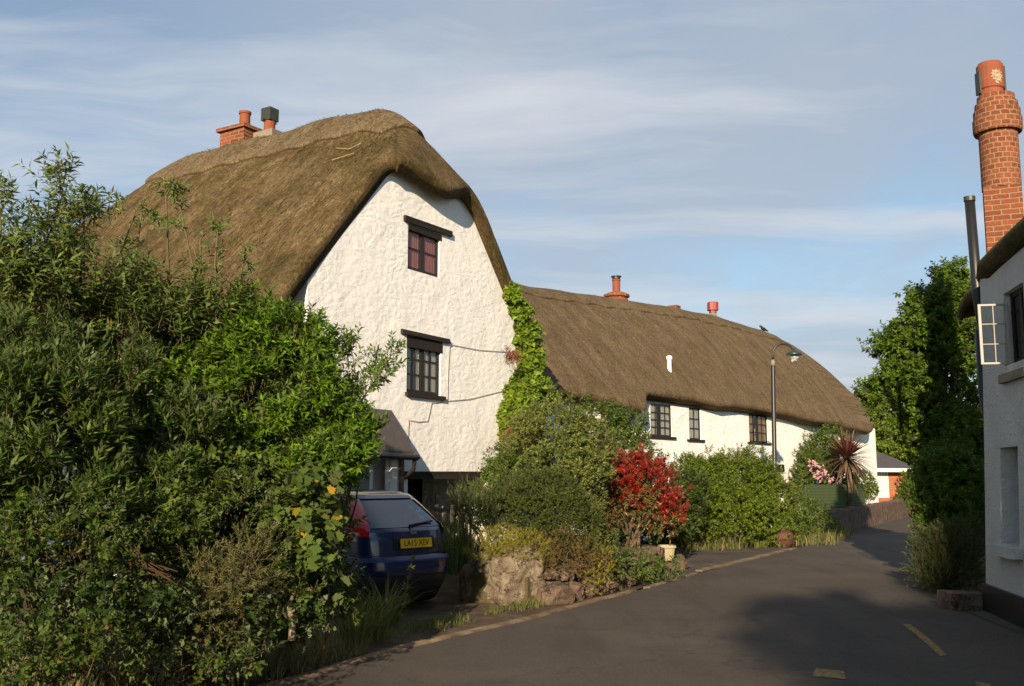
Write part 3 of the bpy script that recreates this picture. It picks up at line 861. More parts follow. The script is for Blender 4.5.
# ------------------------------------------------------------------ right-hand cottage
a = math.atan(.19)
RF = Frame((5.93, 12.45), (-math.sin(a), -math.cos(a)), (math.cos(a), -math.sin(a)))   # u towards camera, v into house
rc = thing('thatched_cottage', RF.w(3, 1, 0), 'grey white cottage at the kerb with mossy thatch, open casement and tall round brick chimney', 'cottage')
T = RF.w
def zsh(z): return -.17 * (1 - z / 4.2) ** 1.3 if z < 4.2 else 0
prof = [(0, .33), (0, 1.2), (0, 2.2), (0, 3.2), (0, 4.1), (2.6, 5.7), (5.2, 4.1), (5.2, .33)]
mb = MB()
vs = [T(0.0, v + (zsh(z) if v == 0 else 0), z) for v, z in prof] + [T(9.5, v + (zsh(z) if v == 0 else 0), z) for v, z in prof]
n = len(prof)
mb.add(vs, [tuple(range(n)), tuple(range(2 * n - 1, n - 1, -1))] + [(i, (i + 1) % n, (i + 1) % n + n, i + n) for i in range(n)])
rw = mb.build('wall', M['roughcast'], rc)
uw, zw0 = RF.hit(1009, 366); _, zw1 = RF.hit(1009, 300)
UWn = (uw, uw + .75, zw0, zw1 + .1)
ul, zl0 = RF.hit(1003, 543, -.1); ul2, zl1 = RF.hit(1020, 446, -.05)
LWn = (ul + .02, ul + .72, zl0, zl1)
cut_world(rw, [cutbox(RF, *UWn, .5), cutbox(RF, *LWn, .35)])
bm = bmesh.new(); bm.from_mesh(rw.data); bmesh.ops.recalc_face_normals(bm, faces=bm.faces); bm.to_mesh(rw.data); bm.free()
mb = MB(); mb.box(T, (-.02, -.2, -.05), (9.5, 5.2, .33), .0); mb.build('plinth', M['black'], rc)
# upper window: dark frame, open white casement
w = window(rc, RF, UWn[0], UWn[1], UWn[2], UWn[3], 2, 1, M['timber'], v=.06, fw=.06, mull=[(.5, .06)])
ib = MB(); ib.box(T, (UWn[0] + .01, .45, UWn[2] + .01), (UWn[1] - .01, .48, UWn[3] - .01)); ib.build('unlit_backing', M['unlit_backing'], w)
sb = MB(); sb.box(T, (UWn[0] - .1, -.1, UWn[2] - .2), (UWn[1] + .1, .04, UWn[2] - .1), .004); sb.build('sill', M['cement'], w)
# the open leaf: hinged at the far jamb, swung out square to the wall
cz0, cz1 = UWn[2] + .02, UWn[3] - .12
CF = Frame(RF.w(UWn[0] + .02, .02, 0), -RF.v, RF.u)
cw_ = .33
M['casement'] = m_plain('old_white_paint', (.3, .295, .28), .6, .3, var=.15)
mb = MB(); Tc = CF.w
mb.box(Tc, (0, 0, cz0), (.03, .03, cz1)); mb.box(Tc, (cw_ - .03, 0, cz0), (cw_, .03, cz1)); mb.box(Tc, (.03, .002, cz0), (cw_ - .03, .028, cz0 + .022)); mb.box(Tc, (.03, .002, cz1 - .022), (cw_ - .03, .028, cz1))
cbm = MB()
for k in (1, 2): zc = cz0 + (cz1 - cz0) * k / 3; cbm.box(Tc, (.03, .006, zc - .005), (cw_ - .03, .022, zc + .005))
cbm.box(Tc, (cw_ * .5 - .005, .008, cz0 + .022), (cw_ * .5 + .005, .02, cz1 - .022))
cbm.build('casement_bar', M['cable'], w)
cl = mb.build('casement', M['casement'], w)
p = MB(); p.add([Tc(.03, .018, cz0 + .02), Tc(cw_ - .03, .018, cz0 + .02), Tc(cw_ - .03, .018, cz1 - .02), Tc(.03, .018, cz1 - .02)], [(0, 1, 2, 3)]); p.build('pane', M['glass'], cl)
# lower recess
ib = MB(); ib.box(T, (LWn[0] + .01, .1, LWn[2] + .01), (LWn[1] - .01, .13, LWn[3] - .01)); wl = ib.build('window', m_plain('grey_shutter', (.3, .29, .28), .7, .3), rc)
sb = MB(); sb.box(T, (LWn[0] - .12, -.26, LWn[2] - .12), (LWn[1] + .12, -.0, LWn[2] - .01), .006); sb.build('sill', M['roughcast'], wl)
# thatch
RR = Frame(RF.o, RF.v, RF.u)
def Hright(a, b):
    er = np.interp(b, [-1, .3, 1.0, 1.9, 2.6, 10], [4.2, 4.22, 4.26, 4.3, 4.32, 4.32])
    s = 6.15 - (6.15 - er) / 2.75 * np.sqrt((a - 2.6) ** 2 + .05)
    hip = 4.3 + .75 * (b + .25)
    return smin(s, hip, .5)
thatch('roof', RR, Hright, lambda B: (-.17 + .25 * np.clip(.35 - B, 0, .4), 5.5 + 0 * B), lambda S: (-.1 + 0 * S, 9.8 + 0 * S), M['thatch_moss'], rc, th=.26, na=80, nb=100, rnd=.12, seed=21, amp=.03, straw=9000, slen=.22)
# set-back rear wing with its own lower thatch
mb = MB(); mb.box(T, (-2.7, .8, 0), (-.03, 4.4, 4.1)); mb.build('rear_wing_wall', M['roughcast'], rc)
def Hwing(a, b):
    s = 5.92 - .72 * np.sqrt((a - 2.6) ** 2 + .05); hip = 4.3 + .8 * (b + 2.9)
    return smin(s, hip, .4)
thatch('rear_wing_roof', RR, Hwing, lambda B: (.36 + .12 * np.clip(-2.6 - B, 0, 1) ** 2, 5.0 + 0 * B), lambda S: (-3.0 + 0 * S, -.16 + 0 * S), M['thatch_moss'], rc, th=.17, na=60, nb=50, rnd=.12, seed=22, amp=.03, straw=2500, slen=.22)
# chimney
CY = 14.3
cb_ = at_y(999, 270, CY); ct = at_y(998, 80, CY)
cx, cy = (cb_[0] + ct[0]) / 2, CY
cx0 = at_y(980, 200, CY)[0]; cx1 = at_y(1018, 200, CY)[0]; wd = (cx1 - cx0); cx = (cx0 + cx1) / 2 + .05
zs = at_y(999, 190, CY)[2]; zc0 = at_y(999, 134, CY)[2]; zc1 = at_y(999, 97, CY)[2]; zt_ = at_y(999, 64, CY)[2]
mb = MB(); mb.lathe((cx, cy, 0), [(wd * .5 / math.cos(math.pi / 4) * .9, 3.2), (wd * .5 / math.cos(math.pi / 4) * .9, zs)], 4, rot=math.pi / 4 - .42)
ch = mb.build('chimney', M['brick'], rc, uvfn=lambda co, n: ((co.y if abs(n.x) > abs(n.y) else co.x), co.z))
def cyl_uv(co, n): return (math.atan2(co.y - cy, co.x - cx) * .27, co.z)
r = wd * .48
M['brick_small'] = m_brick('shaft_brick', w=.11, hgt=.078)
def lathe_uv(mb, name, mat, parent, sm=False):
    o = mb.build(name, mat, parent, sm)
    me = o.data; o3_ = origin_of(parent)
    l = me.uv_layers.new(name='UVMap')
    for p in me.polygons:
        an = [math.atan2(me.vertices[v].co.y + o3_.y - cy, me.vertices[v].co.x + o3_.x - cx) for v in p.vertices]
        if max(an) - min(an) > math.pi: an = [q + 2 * math.pi if q < 0 else q for q in an]
        for li, v, q in zip(p.loop_indices, p.vertices, an):
            l.data[li].uv = (q * .27, me.vertices[v].co.z + o3_.z)
    return o
mb = MB(); mb.lathe((cx, cy, 0), [(r, zs), (r, zc0 + .02)], 24); lathe_uv(mb, 'shaft', M['brick_small'], ch)
hh = (zc1 - zc0)
mb = MB(); mb.lathe((cx, cy, 0), [(r * .95, zc0), (r * 1.2, zc0 + .002), (r * 1.26, zc0 + .04), (r * 1.26, zc0 + hh * .38), (r * 1.2, zc0 + hh * .385), (r * 1.2, zc0 + hh * .6), (r * 1.12, zc0 + hh * .605), (r * 1.1, zc0 + hh * .8), (r * .98, zc0 + hh * .805), (r * .96, zc0 + hh), (r * .6, zc0 + hh * 1.04)], 24)
lathe_uv(mb, 'corbelled_cap', M['brick_small'], ch)
pr_ = .17
mb = MB(); mb.lathe((cx - .06, cy, zc1 - .02), [(pr_ * 1.05, 0), (pr_, .1), (pr_, .2), (pr_ * .95, .21), (pr_ * .95, zt_ - zc1 + .02), (pr_ * .8, zt_ - zc1 + .03)], 20)
pt = mb.build('chimney_pot', M['terracotta'], ch)
mb = MB(); px_, pz_ = cx - .06, zc1 + .1
mb.lathe((px_, cy, pz_), [(pr_ * 1.03, 0), (pr_ * 1.1, .01), (pr_ * 1.1, zt_ - zc1 - .14), (pr_ * 1.0, zt_ - zc1 - .12)], 20)
mb.build('pot_collar', M['terracotta'], pt)
mb = MB()
for s in (-1, 1):
    mb = MB(); mb.box(lambda x, y, z: (px_ + x, cy + y, pz_ + z), (s * pr_ * 1.02 + s * .0, -.07, -.06), (s * pr_ * 1.16, .07, .36 if s > 0 else .28))
    mb.build('bracket', M['metal_dark'], pt)
# white rampant emblem on the pot
em = [(-.02, -.1), (.03, -.12), (.035, -.07), (.07, -.1), (.075, -.05), (.06, -.02), (.1, -.03), (.1, .02), (.07, .03), (.095, .07), (.06, .08), (.05, .11), (.02, .08), (.0, .12), (-.02, .09), (-.06, .1), (-.05, .06), (-.09, .05), (-.05, .03), (-.08, -.01), (-.04, -.01), (-.06, -.05), (-.02, -.05)]
mb = MB(); R0 = pr_ * 1.1 + .004
fv = lambda x, z, k: (px_ + (R0 + k) * math.sin(x / R0), cy - (R0 + k) * math.cos(x / R0), pz_ + .15 + z)
mb.add([fv(x, z, 0.004) for x, z in em], [tuple(range(len(em)))])
N = NT('flaking_emblem'); ev = N.obj()
M['emblem'] = N.out(N.pr(N.mix(N.ramp(N.noise(ev, 38, 5, .75), [(.42, 0.0), (.56, 1.0)]), (.36, .31, .25), (.2, .09, .045)), .9, .1))
mb.build('emblem', M['emblem'], pt)
# flue pipe and down pipe
mb = MB(); P0 = at_y(978, 300, 13.1); P1 = at_y(969.5, 199, 13.0)
P0m = P0 * np.array([1, 1, 1])
mb.tube([P0 + np.array([.1, 0, -1.0]), P0, P1], .066, 14)
fl = mb.build('flue_pipe', M['black'], rc, True)
mb = MB(); mb.tube([P1 + np.array([0, 0, -.03]), P1 + np.array([0, 0, .03])], .075, 14); mb.build('flue_rim', M['metal_dark'], fl)
Pa = at_y(979, 330, 12.6); Pb = at_y(982, 385, 12.6); Pc = at_y(985, 412, 12.6); Pd = at_y(990, 420, 12.5)
Pe = at_y(990.5, 560, 12.55)
mb = MB(); mb.tube([Pa, Pb, Pc, Pd], .05, 10); mb.tube([Pc, Pd + [.01, 0, -.1], Pe], .03, 8); mb.build('down_pipe', M['black'], rc, True)
# step by the corner
stp = MB(); st_ = on_z(978, 612)
stp.box(lambda x, y, z: (st_[0] + x, st_[1] + y, z), (-.28, .1, 0), (.22, .5, .2), .012)
tag(stp.build('stone_step', M['wallstone'], None, False, (st_[0], st_[1], 0)), 'low stone step on the ground beside the black plinth of the cottage', 'step')

# ------------------------------------------------------------------ far porch of orange brick
FP = at_y(880, 490, 44)
FF = frame_ang(FP, 60)
fp = thing('brick_porch', FF.w(.8, .5, 0), 'small orange brick porch with slate roof and white door beyond the long cottage end', 'porch')
T = FF.w
mb = MB(); mb.box(T, (.62, 0, -.1), (1.9, 3, 2.0)); mb.box(T, (-.45, .01, -.1), (.62, 3, .75)); mb.build('wall', M['brick_red'], fp, uvfn=brick_uv())
mb = MB(); mb.box(T, (-.45, .02, .75), (.6, .06, 2.0)); dd = mb.build('door', M['white_paint'], fp)
mb = MB()
for k in range(5): mb.box(T, (-.3 + k * .18, -.005, .8), (-.27 + k * .18, .02, 1.95))
mb.build('glazing_bar', m_plain('grey_line', (.35, .34, .32)), dd)
mb = MB(); mb.add([T(-.9, -.35, 2.0), T(2.3, -.35, 2.0), T(2.0, 1.5, 2.75), T(-.9, 1.5, 2.75), T(-.9, -.35, 1.92), T(2.3, -.35, 1.92), T(2.3, 3, 1.92), T(-.9, 3, 1.92)],
                  [(0, 1, 2, 3), (0, 4, 5, 1), (4, 7, 6, 5), (1, 5, 6, 2), (0, 3, 7, 4), (3, 2, 6, 7)])
mb.build('roof', M['slate'], fp)
mb = MB(); mb.box(T, (-.9, -.4, 1.86), (2.3, -.355, 2.02)); mb.build('fascia', M['white_paint'], fp)

# ------------------------------------------------------------------ stone walls, boulder
def rock_mesh(c, r, seed, blocky=3.0, amp=.16, sub=3, rot=0.0):
    bm = bmesh.new(); bmesh.ops.create_icosphere(bm, subdivisions=sub, radius=1)
    mb = MB(); vs = []
    for v in bm.verts:
        p = v.co
        m = (abs(p.x) ** blocky + abs(p.y) ** blocky + abs(p.z) ** blocky) ** (-1 / blocky)
        q = p * m
        nz = mnoise.fractal(q * 1.3 + Vector((seed * 7.1, seed * 3.3, seed)), 1.0, 2.0, 4)
        q = q * (1 + amp * nz)
        x, y = q.x * r[0], q.y * r[1]
        vs.append((c[0] + x * math.cos(rot) - y * math.sin(rot), c[1] + x * math.sin(rot) + y * math.cos(rot), c[2] + q.z * r[2]))
    fs = [tuple(v.index for v in f.verts) for f in bm.faces]
    bm.free(); mb.add(vs, fs)
    return mb
bc = at_y(512, 578, 13.2)
b = rock_mesh((bc[0], bc[1] + .2, .32), (.36, .33, .34), 2, 4.2, .22, 5, .5).build('boulder', M['boulder'], None, True, (bc[0], bc[1], 0))
tag(b, 'large pale squared boulder at the corner of the drive in front of the yellow heath', 'boulder')
for k, (px, py, Y, rx, rz, lab) in enumerate(((468, 584, 13.5, .12, .1, 'small brown upright stone left of the large boulder'), (478, 572, 13.7, .14, .1, 'rounded brown stone tucked behind the left side of the large boulder'))):
    p = at_y(px, py, Y)
    s = rock_mesh((p[0], p[1], max(.12, p[2])), (rx, rx, rz + .14), 5 + k, 3.0, .2, 3).build('stone', M['rubble'], None, True, (p[0], p[1], 0))
    tag(s, lab, 'stone')
rwt = thing('rubble_wall', (1.2, 15.0, 0), 'low rough rubble retaining wall overgrown with plants along the road edge', 'stone wall')
wl_pts = resample([(.55, 13.35), (.95, 13.95), (1.5, 15.1), (2.3, 16.7), (2.9, 18.2)], .27, .03)
k = 0
for i, (x, y) in enumerate(wl_pts):
    for lay in range(2):
        rr = R_.uniform(.09, .19)
        zc = .1 + lay * .24 + R_.uniform(-.03, .03)
        if lay == 1 and i > len(wl_pts) * .8: continue
        rock_mesh((x - lay * .06 + R_.uniform(-.05, .05), y + lay * .07 + R_.uniform(-.05, .05), zc), (rr * 1.25, rr, rr * R_.uniform(.6, .95)), 20 + k, 4.5, .3, 3, .5 + R_.uniform(-.35, .35)).build('stone', M['rubble'], rwt, False); k += 1
# raised planting bed behind it
bed = [(-.55, 13.4), (.2, 13.15), (.8, 13.85), (1.5, 15.3), (2.3, 16.9), (2.7, 18.3), (2.2, 19.6), (1.6, 22), (.6, 22), (-.2, 19.5), (-.6, 17)]
bm_ = MB(); n = len(bed)
bm_.add([(x, y, .38) for x, y in bed] + [(x, y, -.05) for x, y in bed], [tuple(range(n))] + [(i, i + n, (i + 1) % n + n, (i + 1) % n) for i in range(n)])
tag(bm_.build('planting_bed', M['ground']), kind='structure')

# far garden wall along the road
gw = thing('stone_wall', (12.5, 36, 0), 'reddish stone garden wall along the road in front of the long cottage end', 'stone wall')
def wallstrip(pts, h0, h1, th, name, parent, mat):
    mb = MB(); P = [Vector(p) for p in resample(pts, .4, .015)]; nn = len(P); vs = []
    for i, p in enumerate(P):
        d = (P[min(i + 1, nn - 1)] - P[max(i - 1, 0)]).normalized(); nrm = Vector((-d.y, d.x))
        h = h0 + (h1 - h0) * i / (nn - 1) + R_.uniform(-.03, .03)
        for w_ in (0.03, .0, .02, .1, .9, 1): 
            pass
        rows = [(0, -.05), (.015, h * .5), (.03, h - .05), (.08, h), (th - .06, h), (th, h - .05), (th, -.05)]
        for w_, z in rows:
            q = p + nrm * (w_ + R_.uniform(-.012, .012)); vs.append((q.x, q.y, z + (R_.uniform(-.015, .015) if z > 0 else 0)))
    R = 7; fs = []
    for i in range(nn - 1):
        for k in range(R - 1): fs.append((i * R + k, (i + 1) * R + k, (i + 1) * R + k + 1, i * R + k + 1))
    fs.append(tuple(range(R))[::-1]); fs.append(tuple((nn - 1) * R + k for k in range(R)))
    mb.add(vs, fs)
    return mb.build(name, mat, parent)
WPT = [(9.0, 28.9), (10.55, 31.5), (12.0, 34.0), (12.6, 35.1)]
wallstrip(WPT + [(13.7, 37.0), (17.3, 43.7), (18.4, 45.6)], .66, .78, .35, 'wall_section', gw, M['wallstone'])

# green screen fence panel standing behind the wall
s0 = at_y(806, 497, 31.0); s1 = at_y(865, 497, 34.6)
sf = thing('screen_fence', (s0[0], s0[1], 0), 'green mesh screen panel on posts behind the stone garden wall', 'fence')
ztop = at_y(806, 485, 31.0)[2]; mb = MB()
d = (s1 - s0)[:2]; L = np.hypot(*d); d = d / L; nn_ = np.array([-d[1], d[0]])
SF = Frame((s0[0], s0[1]), d, nn_)
mb.box(SF.w, (0, 0, .3), (L, .03, ztop))
mb.build('panel', M['screen'], sf)
mb = MB()
for k in range(9):
    z = .5 + k * (ztop - .5) / 9
    mb.box(SF.w, (0, -.012, z), (L, -.002, z + .03))
mb.build('slat', m_plain('slat_green', (.06, .09, .04), .8, .2), sf)
for k in range(3):
    mb = MB(); mb.box(SF.w, (L * k / 2 - .03, .032, 0), (L * k / 2 + .03, .09, ztop + .02)); mb.build('post', M['timber'], sf)

# ------------------------------------------------------------------ street lamp
lpx = at_y(773, 365, 26); lb0 = at_y(775, 490, 26)
lx, ly = lb0[0], 26.0
lm = thing('street_lamp', (lx, ly, 0), 'black swan neck street lamp standing in front of the long thatched cottage', 'street lamp')
lean = (lpx[0] - lb0[0]) / (lpx[2] - lb0[2])
zt = lpx[2]
pt_ = lambda z: (lx + lean * (z - lb0[2]), ly, z)
mb = MB(); mb.tube([pt_(0), pt_(.9), pt_(.95), pt_(zt - .05), pt_(zt)], [.075, .075, .06, .055, .05], 14); mb.build('post', M['black'], lm, True)
mb = MB(); mb.tube([pt_(zt - .02), pt_(zt + .08), pt_(zt + .14)], [.058, .058, .035], 12); mb.build('collar', M['cement'], lm, True)
hp = at_y(794, 352, 26); pts = [pt_(zt + .1)]
rx = (hp[0] - pt_(zt)[0]) / 2; z0 = zt + .28
pts.append(pt_(z0 - .05))
for k in range(13):
    t = math.pi - math.pi * k / 12
    pts.append((pt_(z0)[0] + rx + rx * math.cos(t), ly, z0 + math.sin(t) * rx * 1.0))
pts.append((hp[0], ly, hp[2] + .05))
mb = MB(); mb.tube(pts, .028, 10); mb.build('swan_neck', M['black'], lm, True)
mb = MB(); mb.lathe((hp[0], ly, hp[2]), [(.04, .1), (.06, .06), (.075, .03), (.19, -.02), (.205, -.06), (.2, -.085), (.12, -.09)], 20); mb.build('lamp_shade', m_plain('green_enamel', (.02, .035, .028), .35, .5), lm, True)
N = NT('bulb_glass'); M['bulb'] = N.out(N.pr((.8, .8, .76), .1, .5, None, 0, **{'Transmission Weight': .8}))
mb = MB(); mb.lathe((hp[0], ly, hp[2] - .09), [(.09, 0), (.105, -.04), (.1, -.1), (.07, -.16), (.02, -.19)], 16); mb.build('bulb', M['bulb'], lm, True)
# ------------------------------------------------------------------ blue hatchback
CARP = at_y(418, 545, 12.5)
cf = Vector((-.75, .66, 0)).normalized()
car = thing('parked_car', (CARP[0] + cf.x * 2, CARP[1] + cf.y * 2, 0), 'dark blue hatchback car with yellow rear plate parked in the earth driveway', 'car')
cs = Vector((-cf.y, cf.x, 0))           # to the car's left
Z0 = 0.0
def cT(x, y, z): return (CARP[0] + cf.x * x + cs.x * y, CARP[1] + cf.y * x + cs.y * y, z + Z0)
zt_s = [.17, .25, .36, .5, .62, .66, .72, .86, .95, 1.0, 1.06, 1.15, 1.25, 1.33, 1.385, 1.42, 1.445, 1.46]
xr_s = [.16, .07, .02, .0, .01, .05, .055, .07, .1, .14, .22, .34, .47, .58, .66, .76, 1.0, 1.4]
xf_s = [3.95, 4.08, 4.12, 4.13, 4.1, 4.08, 4.0, 3.75, 3.3, 3.05, 2.9, 2.72, 2.52, 2.36, 2.22, 2.1, 1.9, 1.65]
hw_s = [.76, .81, .835, .845, .85, .85, .85, .845, .835, .82, .79, .745, .685, .635, .59, .54, .44, .28]
def ci(z, arr): return float(np.interp(z, zt_s, arr))
def ring(z, n=64, off=0.0, e=4.2):
    xr, xf, w = ci(z, xr_s) - off, ci(z, xf_s) + off, ci(z, hw_s) + off
    cxm, A = (xr + xf) / 2, (xf - xr) / 2
    e = 4.3 if z < .9 else 4.3 + (z - .9) * 2
    r = []
    for k in range(n):
        t = 2 * math.pi * (k + .5) / n
        c, s = math.cos(t), math.sin(t)
        m = (abs(c) ** e + abs(s) ** e) ** (-1 / e)
        r.append((cxm + A * c * m, w * s * m, z))
    return r
zs_ = sorted(set(zt_s + list(np.linspace(.2, 1.44, 44))))
mb = MB(); n = 64
for z in zs_: mb.v += [cT(*p) for p in ring(z)]
for i in range(len(zs_) - 1):
    for k in range(n): mb.f.append((i * n + k, i * n + (k + 1) % n, (i + 1) * n + (k + 1) % n, (i + 1) * n + k))
mb.f.append(tuple(range(n))[::-1]); mb.f.append(tuple((len(zs_) - 1) * n + k for k in range(n)))
N = NT('blue_car_paint'); M['carblue'] = N.out(N.pr((.006, .016, .065), .22, .5, None, .25, **{'Coat Weight': .6, 'Coat Roughness': .05}))
N = NT('blue_trim'); M['carblue2'] = N.out(N.pr((.02, .035, .12), .4, .4))
N = NT('black_plastic'); M['plastic'] = N.out(N.pr((.012, .012, .016), .55, .35))
N = NT('car_glass'); M['carglass'] = N.out(N.pr((.01, .035, .075), .05, .6))
N = NT('red_lamp'); M['redlamp'] = N.out(N.pr((.4, .015, .01), .2, .6, None, 0, **{'Coat Weight': .7}))
N = NT('yellow_plate'); M['plate'] = N.out(N.pr((.75, .42, .01), .4, .4))
mb.build('body', M['carblue'], car, True)
def xrear(z, y, off=0.0):
    xr, xf, w = ci(z, xr_s), ci(z, xf_s), ci(z, hw_s)
    cxm, A = (xr + xf) / 2, (xf - xr) / 2
    e = 4.3 if z < .9 else 4.3 + (z - .9) * 2
    yy = min(.985, abs(y) / w)
    return cxm - A * (1 - yy ** e) ** (1 / e) - off
def rear_patch(fL, fR, z0, z1, off, nz=14, ny=24):
    """patch hugging the tailgate between y=fR(z) and y=fL(z)"""
    mb = MB(); vs = []
    for i in range(nz + 1):
        z = z0 + (z1 - z0) * i / nz
        for j in range(ny + 1):
            y = fR(z) + (fL(z) - fR(z)) * j / ny
            vs.append(cT(xrear(z, y, off), y, z))
    fs = [(i * (ny + 1) + j, i * (ny + 1) + j + 1, (i + 1) * (ny + 1) + j + 1, (i + 1) * (ny + 1) + j) for i in range(nz) for j in range(ny)]
    mb.add(vs, fs); return mb
wl = lambda z: .60 - (z - 1.0) * .46
rwn = rear_patch(wl, lambda z: -wl(z), 1.0, 1.335, .008).build('rear_window', M['carglass'], car, True)
mb = MB(); a_ = cT(xrear(1.02, 0, .03), 0.02, 1.02); b_ = cT(xrear(1.05, -.4, .03), -.42, 1.06)
mb.tube([cT(xrear(.98, 0, .02), 0, .985), a_, b_], .012, 6); mb.build('wiper', M['plastic'], rwn)
for s in (1, -1):
    f_in = lambda z: s * (.605 - max(0, z - 1.0) * .47 + max(0, 1.0 - z) * .3)
    f_out = lambda z: s * (ci(z, hw_s) * .984)
    lp = rear_patch(f_out if s > 0 else f_in, f_in if s > 0 else f_out, .9, 1.34, .032, 12, 8).build('tail_light', M['redlamp'], car, True)
# side glass
def side_patch(x0, x1, z0, z1, s, off, rake0=0, rake1=0):
    mb = MB(); vs = []; nz, nx = 8, 14
    for i in range(nz + 1):
        z = z0 + (z1 - z0) * i / nz; t = i / nz
        xr, xf, w = ci(z, xr_s), ci(z, xf_s), ci(z, hw_s); e = 4.2 + max(0, (z - .9) * 2)
        for j in range(nx + 1):
            x = x0 + rake0 * t + (x1 + rake1 * t - x0 - rake0 * t) * j / nx
            q = min(.98, abs((x - (xr + xf) / 2) / ((xf - xr) / 2)))
            vs.append(cT(x, s * (w * (1 - q ** e) ** (1 / e) + off), z))
    mb.add(vs, [(i * (nx + 1) + j, i * (nx + 1) + j + 1, (i + 1) * (nx + 1) + j + 1, (i + 1) * (nx + 1) + j) for i in range(nz) for j in range(nx)])
    return mb
for s in (1, -1):
    side_patch(.62, 1.5, 1.0, 1.32, s, .008, .2, -.02).build('side_window', M['carglass'], car, True)
    side_patch(1.58, 2.65, 1.0, 1.32, s, .008, -.01, -.32).build('side_window', M['carglass'], car, True)
# bumper, trim, lower valance
rear_patch(lambda z: .8, lambda z: -.8, .44, .645, .045).build('bumper', M['carblue'], car, True)
rear_patch(lambda z: .8, lambda z: -.8, .6, .655, .062, 4).build('bumper_trim', M['carblue2'], car, True)
rear_patch(lambda z: .78, lambda z: -.78, .2, .44, .03).build('valance', M['plastic'], car, True)
rear_patch(lambda z: .34, lambda z: -.34, .735, .885, .006).build('plate_recess', M['plastic'], car, True)
mb = MB()
zc_ = .81; xo = xrear(.81, 0)
mb.box(lambda x, y, z: cT(xo - .03 - x + (z - zc_) * .12, y, z), (0, -.26, zc_ - .056), (.01, .26, zc_ + .056))
plate = mb.build('number_plate', M['plate'], car)
tc = bpy.data.curves.new('registration', 'FONT'); tc.body = 'LA15 XEV'; tc.size = .105; tc.align_x = 'CENTER'; tc.align_y = 'CENTER'; tc.extrude = .001
to = bpy.data.objects.new('registration', tc); COL.objects.link(to); bpy.context.view_layer.update()
tme = bpy.data.meshes.new_from_object(to.evaluated_get(bpy.context.evaluated_depsgraph_get())); bpy.data.objects.remove(to, do_unlink=True)
o3 = origin_of(plate)
for v in tme.vertices:
    p = cT(xo - .043 + v.co.y * .12 - v.co.z, -v.co.x * .93, zc_ + v.co.y); v.co = (p[0] - o3.x, p[1] - o3.y, p[2] - o3.z)
tme.materials.clear(); tme.materials.append(M['plastic']); link('registration', tme, plate)
gp = rear_patch(lambda z: .8, lambda z: -.8, .668, .678, .004, 2).build('tailgate_gap', M['plastic'], car)
# oval badge and high brake light / spoiler lip
mb = MB(); mb.add([cT(xrear(.94, .06 * math.cos(t), .012), .06 * math.cos(t), .94 + .025 * math.sin(t)) for t in np.linspace(0, 2 * math.pi, 16, endpoint=False)], [tuple(range(16))])
mb.build('badge', m_plain('chrome_oval', (.3, .32, .4), .25, .5, .8), car)
rear_patch(lambda z: .5, lambda z: -.5, 1.345, 1.4, .035, 4).build('spoiler', M['carblue'], car, True)
# wheels
for x in (.74, 3.32):
    for s in (1, -1):
        ax0 = Vector(cT(x, s * .66, .3)); ax1 = Vector(cT(x, s * .855, .3))
        d = (ax1 - ax0)
        mb = MB(); mb.tube([ax0, ax0 + d * .08, ax0 + d * .92, ax1], [.27, .305, .305, .27], 28)
        wh = mb.build('wheel', M['plastic'], car, True)
        mb = MB(); mb.tube([ax0 + d * .9, ax0 + d * 1.02, ax0 + d * 1.03], [.2, .195, .05], 20); mb.build('rim', m_plain('alloy', (.3, .3, .31), .35, .5, .8), wh)
for s in (1, -1):
    mb = MB(); mb.box(lambda x, y, z: cT(x, y, z), (2.62, s * .84, .98), (2.78, s * 1.0, 1.1), .01); mb.build('door_mirror', M['plastic'], car)
for s in (1, -1):
    mb = MB(); mb.box(cT, (3.82, s * .45, .6), (4.06, s * .78, .74), .01); mb.build('headlight', M['bulb'], car)

# ------------------------------------------------------------------ foliage
def unit(a): return a / (np.linalg.norm(a, axis=-1, keepdims=True) + 1e-9)
def n3(p, f, seed):
    r = np.random.RandomState(seed); o = np.zeros(len(p))
    for i in range(7):
        k = unit(r.normal(size=3)) * f * (1 + .35 * i); o += np.sin(p @ k + r.uniform(0, 6.28)) / (1 + .2 * i)
    return o / 2.2
def clumps(lobes, k, f, seed, keep=.25):
    """break every lobe into k smaller rounded clumps over its surface, keeping a thin core"""
    r = np.random.RandomState(seed); out = []
    for (cx, cy, cz, rx, ry, rz, n) in lobes:
        out.append((cx, cy, cz, rx * .75, ry * .75, rz * .75, max(4, int(n * keep))))
        d = unit(r.normal(size=(k, 3)))
        for i in range(k):
            q = f * r.uniform(.7, 1.25); p = d[i] * (1.0 - q * .55) * r.uniform(.8, 1.1)
            out.append((cx + p[0] * rx, cy + p[1] * ry, cz + p[2] * rz, rx * q, ry * q, rz * q, max(3, int(n * (1 - keep) / k * (q / f) ** 2))))
    return out
